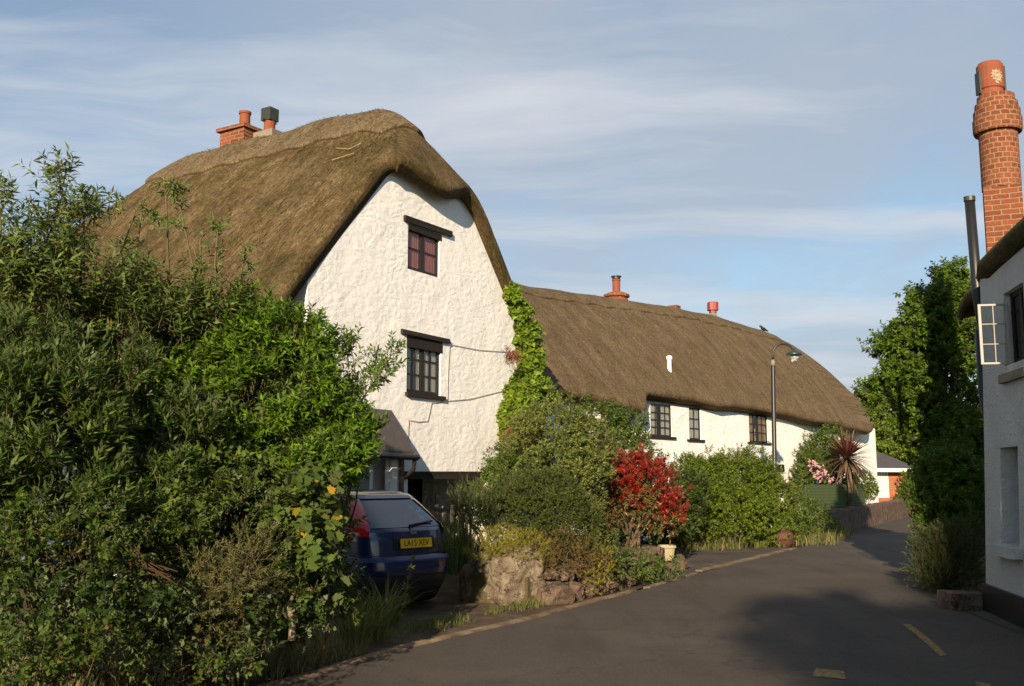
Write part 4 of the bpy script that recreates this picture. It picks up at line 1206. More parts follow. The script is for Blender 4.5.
def lobe_shoots(lobes, rs, wo=.8, wu=.6, wr=.35, inner=.45, bumps=.22, zmin=.05, carve=None, cf_=5.0):
    """lobes: (cx,cy,cz,rx,ry,rz,n)"""
    B, D = [], []
    for (cx, cy, cz, rx, ry, rz, n) in lobes:
        d = unit(rs.normal(size=(n, 3)))
        q = rs.uniform(0, 1, n) ** .45
        rr = inner + (1 - inner) * q
        ph = rs.uniform(0, 6.28, 6)
        rr *= 1 + bumps * (np.sin(d[:, 0] * 5 + ph[0]) * np.sin(d[:, 1] * 5 + ph[1]) + .6 * np.sin(d[:, 2] * 8 + ph[2]) * np.sin(d[:, 0] * 9 + ph[3]))
        b = np.array([cx, cy, cz]) + d * rr[:, None] * np.array([rx, ry, rz])
        dr = unit(wo * d + np.array([0, 0, wu]) + wr * rs.normal(size=(n, 3)))
        k = b[:, 2] > zmin
        if carve is not None: k &= n3(b, cf_, 17) > carve
        B.append(b[k]); D.append(dr[k])
    return np.concatenate(B), np.concatenate(D)

PALM = [(0, 0), (.16, .02), (.42, .0), (.38, .22), (.5, .48), (.27, .52), (.2, .74), (.09, .72), (0, 1.0)]
PALM = PALM + [(-x, y) for x, y in PALM[-2:0:-1]]
IVY = [(0, 0), (.3, -.05), (.5, .2), (.32, .42), (.2, .62), (0, 1)]
IVY = IVY + [(-x, y) for x, y in IVY[-2:0:-1]]
ROUND = [(0, 0), (.28, .12), (.42, .42), (.3, .78), (0, 1), (-.3, .78), (-.42, .42), (-.28, .12)]
def leaves(B, D, rs, slen, nl, L, W, ang=50, droop=.1, shape='lance', t0=.15, fold=.18, curl=.12, size_t=.4, roll=.3, zmin=0.0):
    """shoots -> (V, loops, sizes)"""
    n = len(B)
    sl = slen * rs.uniform(.6, 1.25, n)
    k = np.repeat(np.arange(n), nl)
    m = len(k)
    t = t0 + (1 - t0) * (np.tile(np.arange(nl), n) + rs.uniform(0, .7, m)) / nl
    az = np.tile(np.arange(nl) * 2.4, n) + np.repeat(rs.uniform(0, 6.28, n), nl) + rs.normal(0, .25, m)
    d = D[k]
    ref = np.where(np.abs(d[:, 2:3]) < .9, np.array([0, 0, 1.]), np.array([1., 0, 0]))
    e1 = unit(np.cross(d, ref)); e2 = np.cross(d, e1)
    p = e1 * np.cos(az)[:, None] + e2 * np.sin(az)[:, None]
    an = np.radians(ang * rs.uniform(.7, 1.25, m)) * (1.15 - .45 * t)
    ld = d * np.cos(an)[:, None] + p * np.sin(an)[:, None]
    ld[:, 2] -= droop * rs.uniform(.3, 1.6, m)
    ld = unit(ld)
    b = B[k] + d * (sl[k] * t)[:, None]
    sd_ = unit(np.cross(ld, d) + roll * rs.normal(size=(m, 3)))
    sd_ = unit(sd_ - ld * (sd_ * ld).sum(1, keepdims=True))
    nr = np.cross(sd_, ld)
    sz = rs.uniform(.65, 1.2, m) * (1 - size_t * np.maximum(0, t - .6))
    l = (L * sz)[:, None]; w = (W * sz)[:, None]
    if zmin is not None:
        keep = b[:, 2] > zmin
        b, ld, sd_, nr, l, w = b[keep], ld[keep], sd_[keep], nr[keep], l[keep], w[keep]; m = len(b)
    if shape == 'lance':
        V = np.stack([b, b + ld * l * .42 + sd_ * w * .5 + nr * w * fold, b + ld * l * .5 - nr * w * .02, b + ld * l * .42 - sd_ * w * .5 + nr * w * fold, b + ld * l - nr * l * curl], 1)
        F_ = np.array([0, 1, 4, 2, 0, 2, 4, 3]); per = 5; sizes = np.tile([4, 4], m)
    elif shape == 'quad':
        V = np.stack([b, b + ld * l * .5 + sd_ * w * .5, b + ld * l - nr * l * curl, b + ld * l * .5 - sd_ * w * .5], 1)
        F_ = np.array([0, 1, 2, 3]); per = 4; sizes = np.full(m, 4)
    else:
        out = {'palm': PALM, 'ivy': IVY, 'round': ROUND}[shape]
        V = np.stack([b + sd_ * w * x * 1.0 + ld * l * y + nr * (abs(x) * w * fold - l * curl * y * y) for x, y in out], 1)
        F_ = np.arange(len(out)); per = len(out); sizes = np.full(m, per)
    loops = (np.arange(m)[:, None] * per + F_[None]).ravel()
    return V.reshape(-1, 3), loops, sizes

def join(parts):
    V, Lp_, S = [], [], []; o = 0
    for v, l, s in parts:
        V.append(v); Lp_.append(l + o); S.append(s); o += len(v)
    return np.concatenate(V), np.concatenate(Lp_), np.concatenate(S)

def twigs(B, D, rs, slen, r=.004, frac=1.0):
    """thin three-sided twig under each shoot"""
    n = len(B); k = rs.rand(n) < frac; b, d = B[k], D[k]; m = len(b)
    ref = np.where(np.abs(d[:, 2:3]) < .9, np.array([0, 0, 1.]), np.array([1., 0, 0]))
    e1 = unit(np.cross(d, ref)); e2 = np.cross(d, e1)
    b0 = b - d * slen * .5; tip = b + d * slen
    vs = [b0 + (e1 * math.cos(a) + e2 * math.sin(a)) * r for a in (0, 2.09, 4.19)] + [tip]
    V = np.stack(vs, 1).reshape(-1, 3)
    f = np.array([0, 1, 3, 1, 2, 3, 2, 0, 3])
    return V, (np.arange(m)[:, None] * 4 + f[None]).ravel(), np.full(m * 3, 3)

def stems_mb(base, tips, rs, r0=.03, bend=.25, sides=6):
    mb = MB()
    for tp in tips:
        b = np.array(base) + np.array([rs.uniform(-.12, .12), rs.uniform(-.12, .12), 0]); tp = np.array(tp)
        mid = (b + tp) / 2 + rs.normal(0, bend, 3) * np.array([1, 1, .3]) * np.linalg.norm(tp - b) * .4
        q = [b * (1 - s) ** 2 + 2 * mid * s * (1 - s) + tp * s * s for s in np.linspace(0, 1, 7)]
        mb.tube(q, [r0 * (1 - .75 * s) for s in np.linspace(0, 1, 7)], sides)
    return mb

def plobe(px, py, rp, Y, n, ry=None, aspect=1.0):
    c = at_y(px, py, Y); s = np.linalg.norm((c - EYE)[1:]) / F
    r = rp * s
    return (c[0], c[1], c[2], r, ry if ry is not None else r, r * aspect, n)

def shrub(name, label, cat, lobes, mat, seed, leaf, shoot=dict(), group=None, stem=True, base=None, r0=.025, clump_=None, twig=0.0, foliage='foliage', mats=None, extra=None, stemmat=None, zmin=.02, maxstems=14):
    rs = np.random.RandomState(seed)
    B, D = lobe_shoots(clumps(lobes, clump_[0], clump_[1], seed) if clump_ else lobes, rs, zmin=zmin, **shoot)
    parts = [leaves(B, D, rs, zmin=zmin, **leaf)]
    V, l, s = join(parts)
    c = np.mean([x[:3] for x in lobes], axis=0)
    base = base if base is not None else (c[0], c[1], 0)
    t = thing(name, base, label, cat, group)
    mesh_np(foliage, V, l, s, mat, t)
    if stem:
        tips = [x[:3] for x in lobes]
        if len(tips) < 5:
            tips = [tuple(np.array(x[:3]) + rs.uniform(-.6, .6, 3) * np.array(x[3:6])) for x in lobes for _ in range(5)]
        mb = stems_mb(base, tips[:maxstems], rs, r0)
        st = mb.build('stem', stemmat or M['bark'], t, True)
        if twig:
            V, l, s = twigs(B, D, rs, leaf['slen'], .0035, twig)
            mesh_np('twig', V, l, s, M['stem'], st)
    return t

# leaf colours
LV = {}
LV['laurel'] = m_leaf('leaf_laurel', (.02, .053, .004), (.052, .115, .006), (.125, .2, .014), .5, .34)
LV['buddleia'] = m_leaf('leaf_buddleia', (.028, .054, .009), (.06, .098, .015), (.12, .16, .035), .6, .25, .2, ((.14, .085, .03), .03))
LV['willow'] = m_leaf('leaf_willow', (.01, .029, .003), (.026, .056, .004), (.072, .108, .014), .55, .25, .2)
LV['hedge'] = m_leaf('leaf_hedge', (.011, .026, .003), (.028, .053, .005), (.07, .097, .012), .55, .25, .2, ((.13, .08, .03), .015))
LV['mallow'] = m_leaf('leaf_mallow', (.03, .055, .011), (.055, .088, .016), (.09, .12, .025), .65, .3, .15, ((.3, .19, .02), .03))
LV['ivy'] = m_leaf('leaf_ivy', (.01, .02, .004), (.02, .04, .007), (.05, .085, .014), .5, .2, .2)
LV['ivy_gold'] = m_leaf('leaf_ivy_gold', (.05, .1, .007), (.105, .172, .013), (.21, .275, .033), .5, .35)
LV['clip'] = m_leaf('leaf_clipped', (.022, .036, .006), (.042, .06, .01), (.075, .09, .015), .5, .25)
LV['var'] = m_leaf('leaf_variegated', (.05, .07, .014), (.1, .132, .028), (.21, .23, .062), .5, .3)
LV['heath'] = m_leaf('leaf_heath', (.1, .1, .009), (.19, .17, .016), (.32, .27, .03), .6, .25)
LV['rust'] = m_leaf('leaf_rust', (.06, .045, .014), (.1, .065, .02), (.17, .1, .03), .6, .25)
LV['green'] = m_leaf('leaf_green', (.03, .055, .01), (.06, .095, .016), (.11, .15, .025), .5, .3)
LV['photinia'] = m_leaf('leaf_photinia', (.08, .008, .006), (.19, .013, .009), (.31, .032, .018), .4, .25, .25)
LV['photinia_green'] = m_leaf('leaf_photinia_green', (.03, .05, .012), (.07, .08, .02), (.16, .12, .03), .4, .3, .4, ((.3, .03, .02), .08))
LV['hedge_far'] = m_leaf('leaf_bank', (.036, .064, .006), (.078, .12, .01), (.155, .2, .022), .5, .33)
LV['tree'] = m_leaf('leaf_tree', (.026, .055, .005), (.056, .103, .009), (.105, .158, .019), .5, .33)
LV['rosemary'] = m_leaf('leaf_rosemary', (.016, .025, .006), (.034, .046, .011), (.07, .08, .02), .6, .2)  # darkened so the leaf colour carries the cottage's shade on the roadside bush
LV['conifer'] = m_leaf('leaf_conifer', (.05, .055, .018), (.085, .085, .028), (.13, .11, .04), .6, .15)
LV['purple'] = m_leaf('leaf_purple', (.05, .012, .014), (.09, .02, .022), (.16, .05, .04), .4, .2, .4)
LV['grass'] = m_leaf('leaf_grass', (.045, .065, .012), (.085, .11, .02), (.18, .17, .05), .55, .3)
LV['dry'] = m_leaf('leaf_dry', (.13, .085, .035), (.22, .15, .065), (.34, .25, .12), .7, .25)
LV['deadvine'] = m_leaf('leaf_deadvine', (.07, .026, .012), (.13, .05, .022), (.22, .095, .045), .8, .15)
LV['pink'] = m_leaf('petal_pink', (.3, .12, .15), (.45, .22, .25), (.6, .38, .4), .6, .2)
LV['white'] = m_leaf('petal_white', (.5, .5, .4), (.65, .65, .55), (.75, .75, .7), .6, .2)
LV['yellow'] = m_leaf('petal_yellow', (.35, .27, .02), (.5, .4, .03), (.6, .5, .06), .6, .2)
LV['blue'] = m_leaf('petal_blue', (.07, .08, .14), (.1, .12, .2), (.16, .18, .26), .6, .2)

UPR = dict(wo=.7, wu=.8, wr=.3)
# --- foreground left
shrub('laurel_bush', 'large bright green evergreen bush with upright leafy tufts in front of the gable', 'bush', [
    plobe(305, 405, 36, 9.0, 360), plobe(280, 338, 36, 9.2, 380), plobe(238, 355, 32, 9.2, 330), plobe(262, 408, 36, 8.9, 350), plobe(338, 462, 26, 8.9, 240),
    plobe(180, 335, 34, 9.4, 300), plobe(225, 446, 40, 8.8, 300), plobe(306, 470, 36, 8.8, 280), plobe(356, 436, 17, 9.2, 110), plobe(158, 400, 40, 9.2, 240), plobe(290, 300, 12, 9.3, 50), plobe(318, 352, 18, 9.1, 100), plobe(250, 318, 18, 9.4, 90), plobe(205, 385, 30, 9.4, 160), plobe(330, 425, 22, 9.1, 140)],
    LV['laurel'], 11, dict(slen=.2, nl=15, L=.088, W=.028, ang=58, droop=.12, fold=.2), dict(inner=.35, bumps=.2, carve=-.5, cf_=4.0, **UPR), clump_=(9, .4), base=(-2.4, 9.4, 0), r0=.045, twig=.5)
shrub('young_laurel', 'young sparse leafy sapling reaching up against the white gable beside the lower window', 'sapling', [
    plobe(366, 386, 13, 9.4, 26), plobe(352, 352, 12, 9.5, 26), plobe(388, 362, 9, 9.6, 14), plobe(348, 392, 16, 9.4, 30), plobe(392, 352, 7, 9.6, 8), plobe(342, 345, 10, 9.5, 16), plobe(380, 375, 10, 9.5, 18)],
    LV['laurel'], 12, dict(slen=.15, nl=9, L=.075, W=.022, ang=55, droop=.12), dict(inner=.2, **UPR), base=(-2.2, 9.9, 0), r0=.014, twig=1, maxstems=4)
shrub('buddleia', 'tall loose grey green buddleia with arching sprays rising highest at the far left', 'bush', [
    plobe(25, 312, 50, 8.2, 210), plobe(75, 290, 34, 8.4, 120), plobe(62, 222, 20, 8.6, 30), plobe(60, 185, 10, 8.6, 12), plobe(84, 215, 14, 8.6, 16), plobe(4, 240, 18, 8.0, 26), plobe(-8, 200, 10, 8.0, 10),
    plobe(125, 318, 34, 8.8, 130), plobe(180, 315, 24, 9.0, 60), plobe(222, 308, 20, 9.2, 50), plobe(60, 255, 24, 8.6, 50), plobe(125, 280, 22, 8.8, 34), plobe(0, 275, 34, 8.0, 80), plobe(150, 300, 16, 8.9, 22), plobe(35, 262, 20, 8.4, 30)],
    LV['buddleia'], 13, dict(slen=.26, nl=13, L=.1, W=.026, ang=60, droop=.3, fold=.15), dict(inner=.15, wo=.5, wu=1.0, wr=.35, bumps=.3), base=(-3.6, 8.7, 0), r0=.03, twig=1)
# sprays of it standing out before the roof
def spray(pts, Y, n, rs):
    P = np.array([at_y(x, y, Y) for x, y in pts]); B, D = [], []
    for i in range(n):
        t = rs.uniform(0, len(P) - 1.001); k = int(t); p = P[k] + (P[k + 1] - P[k]) * (t - k); d = unit(P[k + 1] - P[k] + rs.normal(0, .12, 3))
        B.append(p + rs.normal(0, .03, 3)); D.append(unit(d + rs.normal(0, .5, 3)))
    return P, np.array(B), np.array(D)
rs = np.random.RandomState(5)
t = thing('buddleia', (-3.0, 9.2, 0), 'long thin leafy sprays of a shrub reaching up across the left of the thatched roof', 'bush')
parts = []; smb = MB()
for pts, n in (([(118, 330), (122, 250), (135, 212), (140, 205)], 22), ([(135, 262), (142, 212), (168, 222), (180, 226)], 16), ([(185, 320), (200, 272), (192, 240)], 14), ([(200, 300), (182, 215), (172, 180)], 12), ([(166, 196), (172, 185), (184, 192)], 14),
               ([(235, 330), (240, 280), (246, 248)], 30), ([(215, 262), (218, 228)], 8), ([(0, 215), (12, 190), (-6, 176)], 14), ([(60, 250), (72, 205), (60, 172), (50, 168)], 30), ([(80, 240), (100, 205), (118, 200)], 16), ([(20, 250), (42, 225), (30, 200)], 18), ([(200, 240), (214, 222), (222, 228)], 10)):
    P, B, D = spray(pts, 9.2, n, rs)
    parts.append(leaves(B, D, rs, .1, 7, .09, .024, ang=60, droop=.25))
    Q = [P[0]] + [p for p in P[1:]]
    smb.tube([np.array([P[0][0] * .97, 9.3, max(.1, P[0][2] - 1.6)])] + Q, [.012] + [.009 - .005 * i / len(Q) for i in range(len(Q))], 5)
V, l, s = join(parts); mesh_np('foliage', V, l, s, LV['buddleia'], t); smb.build('stem', M['stem'], t, True)
shrub('willow_leaved_shrub', 'olive shrub with long narrow upright leaves filling the lower left of the hedge', 'bush', [
    plobe(30, 400, 51, 7.0, 450), plobe(100, 445, 42, 7.3, 375), plobe(20, 490, 45, 6.6, 325), plobe(158, 480, 35, 7.6, 275), plobe(72, 350, 35, 7.6, 212), plobe(120, 380, 31, 7.9, 187), plobe(-30, 430, 60, 6.6, 200), plobe(85, 510, 40, 6.9, 200), plobe(178, 430, 30, 8.0, 110), plobe(0, 345, 40, 7.3, 130)],
    LV['willow'], 14, dict(slen=.17, nl=13, L=.09, W=.024, ang=45, droop=.05, fold=.15), dict(inner=.35, wo=.6, wu=1.0, wr=.3, bumps=.25, carve=-.4, cf_=4.5), clump_=(8, .42), base=(-3.2, 7.6, 0), r0=.03, twig=.5)
shrub('privet_hedge', 'dark small leaved hedge plants along the roadside below the larger bushes', 'hedge', [
    plobe(225, 520, 46, 7.7, 400), plobe(150, 555, 48, 7.2, 420), plobe(60, 565, 54, 6.6, 420), plobe(-10, 575, 52, 6.2, 280), plobe(270, 570, 38, 7.8, 300), plobe(318, 525, 22, 8.6, 150), plobe(318, 572, 24, 8.6, 170), plobe(332, 505, 12, 9.0, 60), plobe(338, 598, 18, 8.7, 100), plobe(200, 605, 34, 7.3, 230), plobe(110, 615, 34, 6.9, 230), plobe(300, 615, 24, 8.1, 150), plobe(30, 635, 30, 6.4, 150), plobe(160, 640, 26, 6.9, 120), plobe(240, 640, 22, 7.4, 100)],
    LV['hedge'], 15, dict(slen=.15, nl=13, L=.056, W=.023, ang=58, droop=.1), dict(inner=.3, bumps=.35, wo=.8, wu=.6, wr=.45, carve=-.35, cf_=5.0), clump_=(8, .42), base=(-2.9, 7.6, 0), r0=.02, twig=.6)
shrub('hedge_filler', 'shaded deep green growth in the depth of the roadside hedge', 'hedge', [
    plobe(60, 470, 80, 8.0, 320, .6), plobe(160, 470, 80, 8.8, 340, .6), plobe(250, 500, 70, 9.4, 300, .6), plobe(80, 380, 70, 9.4, 260, .6), plobe(190, 400, 60, 10.2, 300, .6), plobe(285, 440, 50, 10.4, 300, .6), plobe(290, 540, 44, 9.6, 220, .4), plobe(-20, 500, 80, 7.4, 220, .5), plobe(80, 550, 80, 8.2, 300, .5), plobe(200, 560, 60, 9.0, 260, .5), plobe(275, 370, 40, 10.6, 240, .5), plobe(130, 420, 60, 10.2, 240, .6), plobe(240, 360, 40, 10.8, 200, .5)],
    LV['hedge'], 22, dict(slen=.3, nl=14, L=.12, W=.05, ang=60, droop=.15), dict(inner=.1), base=(-3.6, 9.2, 0), r0=.03)
shrub('mallow_plant', 'broad lobed leaves with a few yellow ones in the hedge beside the blue car', 'plant', [
    plobe(305, 512, 30, 7.95, 60, .2), plobe(312, 548, 28, 7.9, 56, .2), plobe(280, 535, 26, 7.9, 36, .2), plobe(318, 580, 22, 7.95, 24, .18), plobe(312, 488, 16, 8.0, 18, .15)],
    LV['mallow'], 16, dict(slen=.14, nl=5, L=.085, W=.1, ang=70, droop=.35, shape='palm', fold=.1, curl=.15), dict(inner=.5, wo=.5, wu=.6, wr=.4), base=(-1.75, 8.6, 0), r0=.014, stemmat=M['stem'])
shrub('conifer_shrub', 'feathery olive conifer sprays leaning out of the hedge above the verge', 'shrub', [
    plobe(225, 590, 34, 7.25, 110, .25), plobe(190, 575, 24, 7.2, 60, .25), plobe(250, 560, 24, 7.4, 60, .25), plobe(205, 615, 22, 7.1, 60, .2)],
    LV['conifer'], 17, dict(slen=.2, nl=34, L=.04, W=.006, ang=45, droop=.05, shape='quad'), dict(inner=.3, wo=1.0, wu=.25, wr=.35), base=(-2.2, 7.9, 0), r0=.016, twig=1)
shrub('ground_ivy', 'glossy ivy trailing over the bank at the foot of the roadside hedge', 'ivy', [
    plobe(60, 606, 40, 6.1, 90, .2, .7), plobe(120, 600, 36, 6.4, 60, .2, .7), plobe(180, 612, 30, 6.7, 60, .2, .7), plobe(245, 610, 30, 7.1, 44, .2, .7), plobe(15, 606, 34, 5.9, 60, .2, .7), plobe(300, 612, 22, 7.7, 30, .2, .7)],
    LV['ivy'], 18, dict(slen=.16, nl=6, L=.042, W=.044, ang=75, droop=.4, shape='ivy', curl=.1), dict(inner=.3, wo=.8, wu=.1, wr=.5, carve=-.2, cf_=8), base=(-2.8, 6.6, 0), stem=True, r0=.008, maxstems=6)
shrub('hydrangea', 'bright green shrub with round leaves between the conifer sprays and the willow leaved shrub', 'shrub', [
    plobe(250, 480, 30, 8.5, 130), plobe(215, 470, 26, 8.4, 90), plobe(120, 545, 20, 6.7, 50), plobe(180, 520, 26, 7.3, 80)],
    LV['green'], 19, dict(slen=.12, nl=8, L=.06, W=.04, ang=60, droop=.15), dict(inner=.4), base=(-2.3, 8.3, 0), r0=.012)
# dull blue ceanothus tips and yellow sprig
t = shrub('ceanothus', 'small shrub with faded blue flower tips in the hedge front', 'shrub', [plobe(75, 530, 40, 6.35, 70, .25), plobe(110, 575, 26, 6.4, 40, .2), plobe(30, 545, 30, 6.1, 50, .2)],
    LV['hedge'], 20, dict(slen=.14, nl=10, L=.045, W=.018, ang=55), dict(inner=.6, wo=.8, wu=.5), base=(-2.95, 6.7, 0), r0=.01)
rs = np.random.RandomState(21)
B, D = lobe_shoots([plobe(75, 525, 42, 6.25, 8, .25), plobe(30, 540, 30, 6.05, 5, .2)], rs, inner=.85)
for i in range(len(B)):
    V, l, s = leaves(B[i:i + 1], D[i:i + 1], rs, .06, 40, .014, .01, ang=80, shape='quad'); mesh_np('flower', V, l, s, LV['blue'], t)

# strap-leaved clump, seedling, dry verge
def blades(centers, rs, n, h, w, spread, lean=.4, segs=4):
    """arching blades: each a tapering strip"""
    c = np.repeat(np.array(centers, dtype=float), n, axis=0); m = len(c)
    a = rs.uniform(0, 6.28, m); r = rs.uniform(0, 1, m) ** .6
    dv = np.stack([np.cos(a), np.sin(a), np.zeros(m)], 1)
    b = c + dv * (r * spread)[:, None]
    H = h * rs.uniform(.5, 1.2, m); le = lean * rs.uniform(.2, 1.5, m) * H
    sd_ = np.stack([-np.sin(a), np.cos(a), np.zeros(m)], 1); sd_ = unit(sd_ + rs.normal(0, .4, (m, 3)) * [1, 1, 0])
    vs = []
    for i in range(segs + 1):
        t = i / segs
        ctr = b + dv * (le * t * t)[:, None] + np.array([0, 0, 1.]) * (H * (t - .28 * t * t * t * (le / H)))[:, None]
        ww = w * (1 - t) ** .7 * (.6 + .4 * min(1, t * 4)) if i < segs else w * .02
        vs += [ctr + sd_ * ww * .5, ctr - sd_ * ww * .5]
    V = np.stack(vs, 1).reshape(-1, 3); per = 2 * (segs + 1)
    f = np.concatenate([[2 * i, 2 * i + 1, 2 * i + 3, 2 * i + 2] for i in range(segs)])
    return V, (np.arange(m)[:, None] * per + f[None]).ravel(), np.full(m * segs, 4)
def clump(name, label, cat, centers, mat, seed, n, h, w, spread, lean=.4, group=None):
    rs = np.random.RandomState(seed)
    V, l, s = blades(centers, rs, n, h, w, spread, lean)
    o = mesh_np(name, V, l, s, mat, None, origin=tuple(centers[0]))
    return tag(o, label, cat, group)
p1 = on_z(372, 640); p2 = on_z(385, 625); p3 = on_z(355, 645)
clump('daylily_clump', 'clump of arching strap leaves at the end of the hedge beside the driveway', 'plant', [p1, p2, p3], LV['grass'], 31, 90, .55, .02, .16, .75)
rs = np.random.RandomState(33)
base_ = on_z(398, 628); tp = [base_ + np.array([.02 * i, 0, .1 * i]) for i in range(8)]
t = thing('seedling', base_, 'thin upright leafy shoot standing alone in front of the car bumper', 'plant')
mb = MB(); mb.tube(tp, .006, 5); mb.build('stem', M['stem'], t)
B = np.array([tp[i] for i in range(1, 8)] * 3); D = np.tile(np.array([[.3, -.1, .9]]), (len(B), 1)) + rs.normal(0, .4, (len(B), 3))
V, l, s = leaves(B, unit(D), rs, .06, 5, .05, .022); mesh_np('foliage', V, l, s, LV['var'], t)
rs = np.random.RandomState(34)
ctr = []
edge = resample([(-5.2, 1.6), (-4.25, 3.9), (-2.05, 8.0), (-1.35, 9.5)], .05)
for x, y in edge:
    for _ in range(3):
        of = rs.uniform(0, .8); ctr.append((x - of, y + of * .5 + rs.uniform(-.1, .1), max(-.02, .42 * (of - .15))))
V, l, s = blades(ctr, rs, 6, .2, .01, .1, .7); o = mesh_np('dry_grass', V, l, s, LV['dry'], None, origin=(-2.5, 7, 0)); tag(o, 'dry straw coloured grass along the bank at the road edge', 'grass', kind='stuff')
V, l, s = blades(ctr, rs, 4, .24, .011, .12, .6); o = mesh_np('verge_grass', V, l, s, LV['grass'], None, origin=(-2.5, 7, 0)); tag(o, 'green grass blades growing along the hedge foot', 'grass', kind='stuff')
# fallen leaves
c = np.array([ctr[i] for i in rs.randint(0, len(ctr), 900)]) + rs.normal(0, .12, (900, 3)) * [1, 1, 0]; c[:, 2] = .0
V, l, s = leaves(c, unit(rs.normal(0, 1, (900, 3)) * [1, 1, .15] + [0, 0, .1]), rs, .01, 1, .06, .035, ang=20, roll=1.0, zmin=None); V[:, 2] = np.abs(V[:, 2]) + .006
o = mesh_np('leaf_litter', V, l, s, LV['dry'], None, origin=(-2.5, 7, 0)); tag(o, 'fallen dry leaves lying on the verge', 'leaf litter', kind='stuff')
# bank behind the verge so that the hedge foot is earth
bmk = MB(); e2 = resample([(-6.2, .3), (-4.3, 4.0), (-2.2, 8.0), (-1.75, 9.2)], .3)
P = [Vector(p) for p in e2]; vs = []; nn = len(P)
for i, p in enumerate(P):
    d = (P[min(i + 1, nn - 1)] - P[max(i - 1, 0)]).normalized(); nr = Vector((-d.y, d.x)); k = min(1, (nn - 1 - i) / 4)
    for w_, z in ((.05, -.04), (.3, .08 * k), (.7, .3 * k), (1.3, .42 * k), (2.4, .42 * k), (3.2, -.05)):
        q = p + nr * (w_ + R_.uniform(-.05, .05)); vs.append((q.x, q.y, z + R_.uniform(-.03, .03)))
bmk.add(vs, [(i * 6 + k, i * 6 + k + 1, (i + 1) * 6 + k + 1, (i + 1) * 6 + k) for i in range(nn - 1) for k in range(5)])
bk = bmk.build('bank', M['earth'], None, True); tag(bk, kind='structure')
bm = bmesh.new(); bm.from_mesh(bk.data)
for f in bm.faces:
    if f.normal.z < 0: f.normal_flip()
bm.to_mesh(bk.data); bm.free()
shrub('hedge_bottom_weeds', 'low mixed weeds and bramble leaves at the very foot of the hedge', 'weeds', [
    plobe(20, 660, 40, 5.7, 130, .3, .6), plobe(90, 655, 40, 6.0, 130, .3, .6), plobe(160, 655, 36, 6.4, 120, .3, .6), plobe(225, 655, 32, 6.8, 100, .3, .6), plobe(345, 612, 16, 8.4, 50, .25)],
    LV['hedge'], 23, dict(slen=.12, nl=8, L=.05, W=.026, ang=62, droop=.2), dict(inner=.2, wo=.6, wu=.6, wr=.5, carve=-.1, cf_=7), base=(-2.6, 6.4, .1), r0=.007, twig=.5)
# dead twigs
t = thing('dead_branch', at_y(290, 625, 7.7), 'bleached dead branch stub sticking up at the hedge foot', 'branch')
mb = MB(); q = at_y(292, 640, 7.75)
mb.tube([q, q + [.0, 0, .12], q + [-.03, 0, .25], q + [.02, 0, .4]], [.03, .025, .018, .01], 7); mb.tube([q + [-.02, 0, .2], q + [.06, 0, .25]], [.014, .006], 6); mb.build('wood', m_plain('bleached_wood', (.2, .16, .11), .9, .1, var=.3), t, True)
rs = np.random.RandomState(36)
t = thing('dead_branch', at_y(150, 560, 6.6), 'tangle of reddish dead stems hanging in the hedge front', 'branch')
mb = MB()
for k in range(9):
    a_ = at_y(130 + rs.uniform(-8, 10), 550 + rs.uniform(-6, 6), 6.55); b_ = at_y(165 + rs.uniform(-12, 14), 575 + rs.uniform(-6, 12), 6.5)
    mb.tube([a_, (a_ + b_) / 2 + rs.normal(0, .04, 3), b_], [.006, .005, .003], 5)
mb.build('stem', m_plain('red_dead_stem', (.055, .03, .016), .85, .1, var=.4), t)

# --- garden right of the driveway
GZ = .38
def gshrub(*a, **k): return shrub(*a, **k)
gshrub('clipped_shrub', 'dark olive clipped dome shrub behind the large boulder', 'shrub', [plobe(545, 508, 42, 14.6, 2600, None, .85), plobe(518, 525, 28, 14.4, 800), plobe(575, 522, 28, 14.5, 800)],
       LV['clip'], 41, dict(slen=.06, nl=10, L=.03, W=.015, ang=50), dict(inner=.75, bumps=.06, wo=1, wu=.3), r0=.02)
gshrub('variegated_shrub', 'tall rounded grey green variegated shrub below the golden ivy', 'shrub', [plobe(548, 445, 42, 16.6, 1700), plobe(572, 478, 38, 16.4, 1200), plobe(530, 478, 34, 16.4, 900), plobe(588, 445, 26, 16.8, 500), plobe(558, 418, 26, 16.7, 500), plobe(525, 450, 24, 16.5, 420)],
       LV['var'], 42, dict(slen=.1, nl=9, L=.05, W=.024, ang=55), dict(inner=.6, bumps=.14, wo=.9, wu=.45, carve=-.6, cf_=6), base=(.8, 16.8, GZ), r0=.025)
gshrub('wild_rose', 'loose bright green rambling bush filling the corner right of the doorway beam', 'bush', [plobe(495, 492, 22, 15.6, 200), plobe(512, 475, 18, 16.0, 160), plobe(480, 505, 16, 15.2, 120), plobe(505, 510, 20, 15.0, 170), plobe(500, 462, 12, 16.4, 70), plobe(470, 520, 14, 14.8, 80)],
       LV['green'], 55, dict(slen=.16, nl=9, L=.06, W=.03, ang=58, droop=.15), dict(inner=.3), base=(-.2, 15.6, GZ), r0=.014)
gshrub('yellow_heath', 'low yellow green heath spilling over the top of the large boulder', 'shrub', [plobe(500, 543, 24, 13.3, 420, .35, .6), plobe(525, 548, 24, 13.3, 420, .35, .6), plobe(482, 550, 16, 13.2, 200, .3, .6)],
       LV['heath'], 43, dict(slen=.09, nl=16, L=.022, W=.006, ang=45, shape='quad'), dict(inner=.55, wo=.8, wu=.7), base=(0, 13.6, .2), r0=.012)
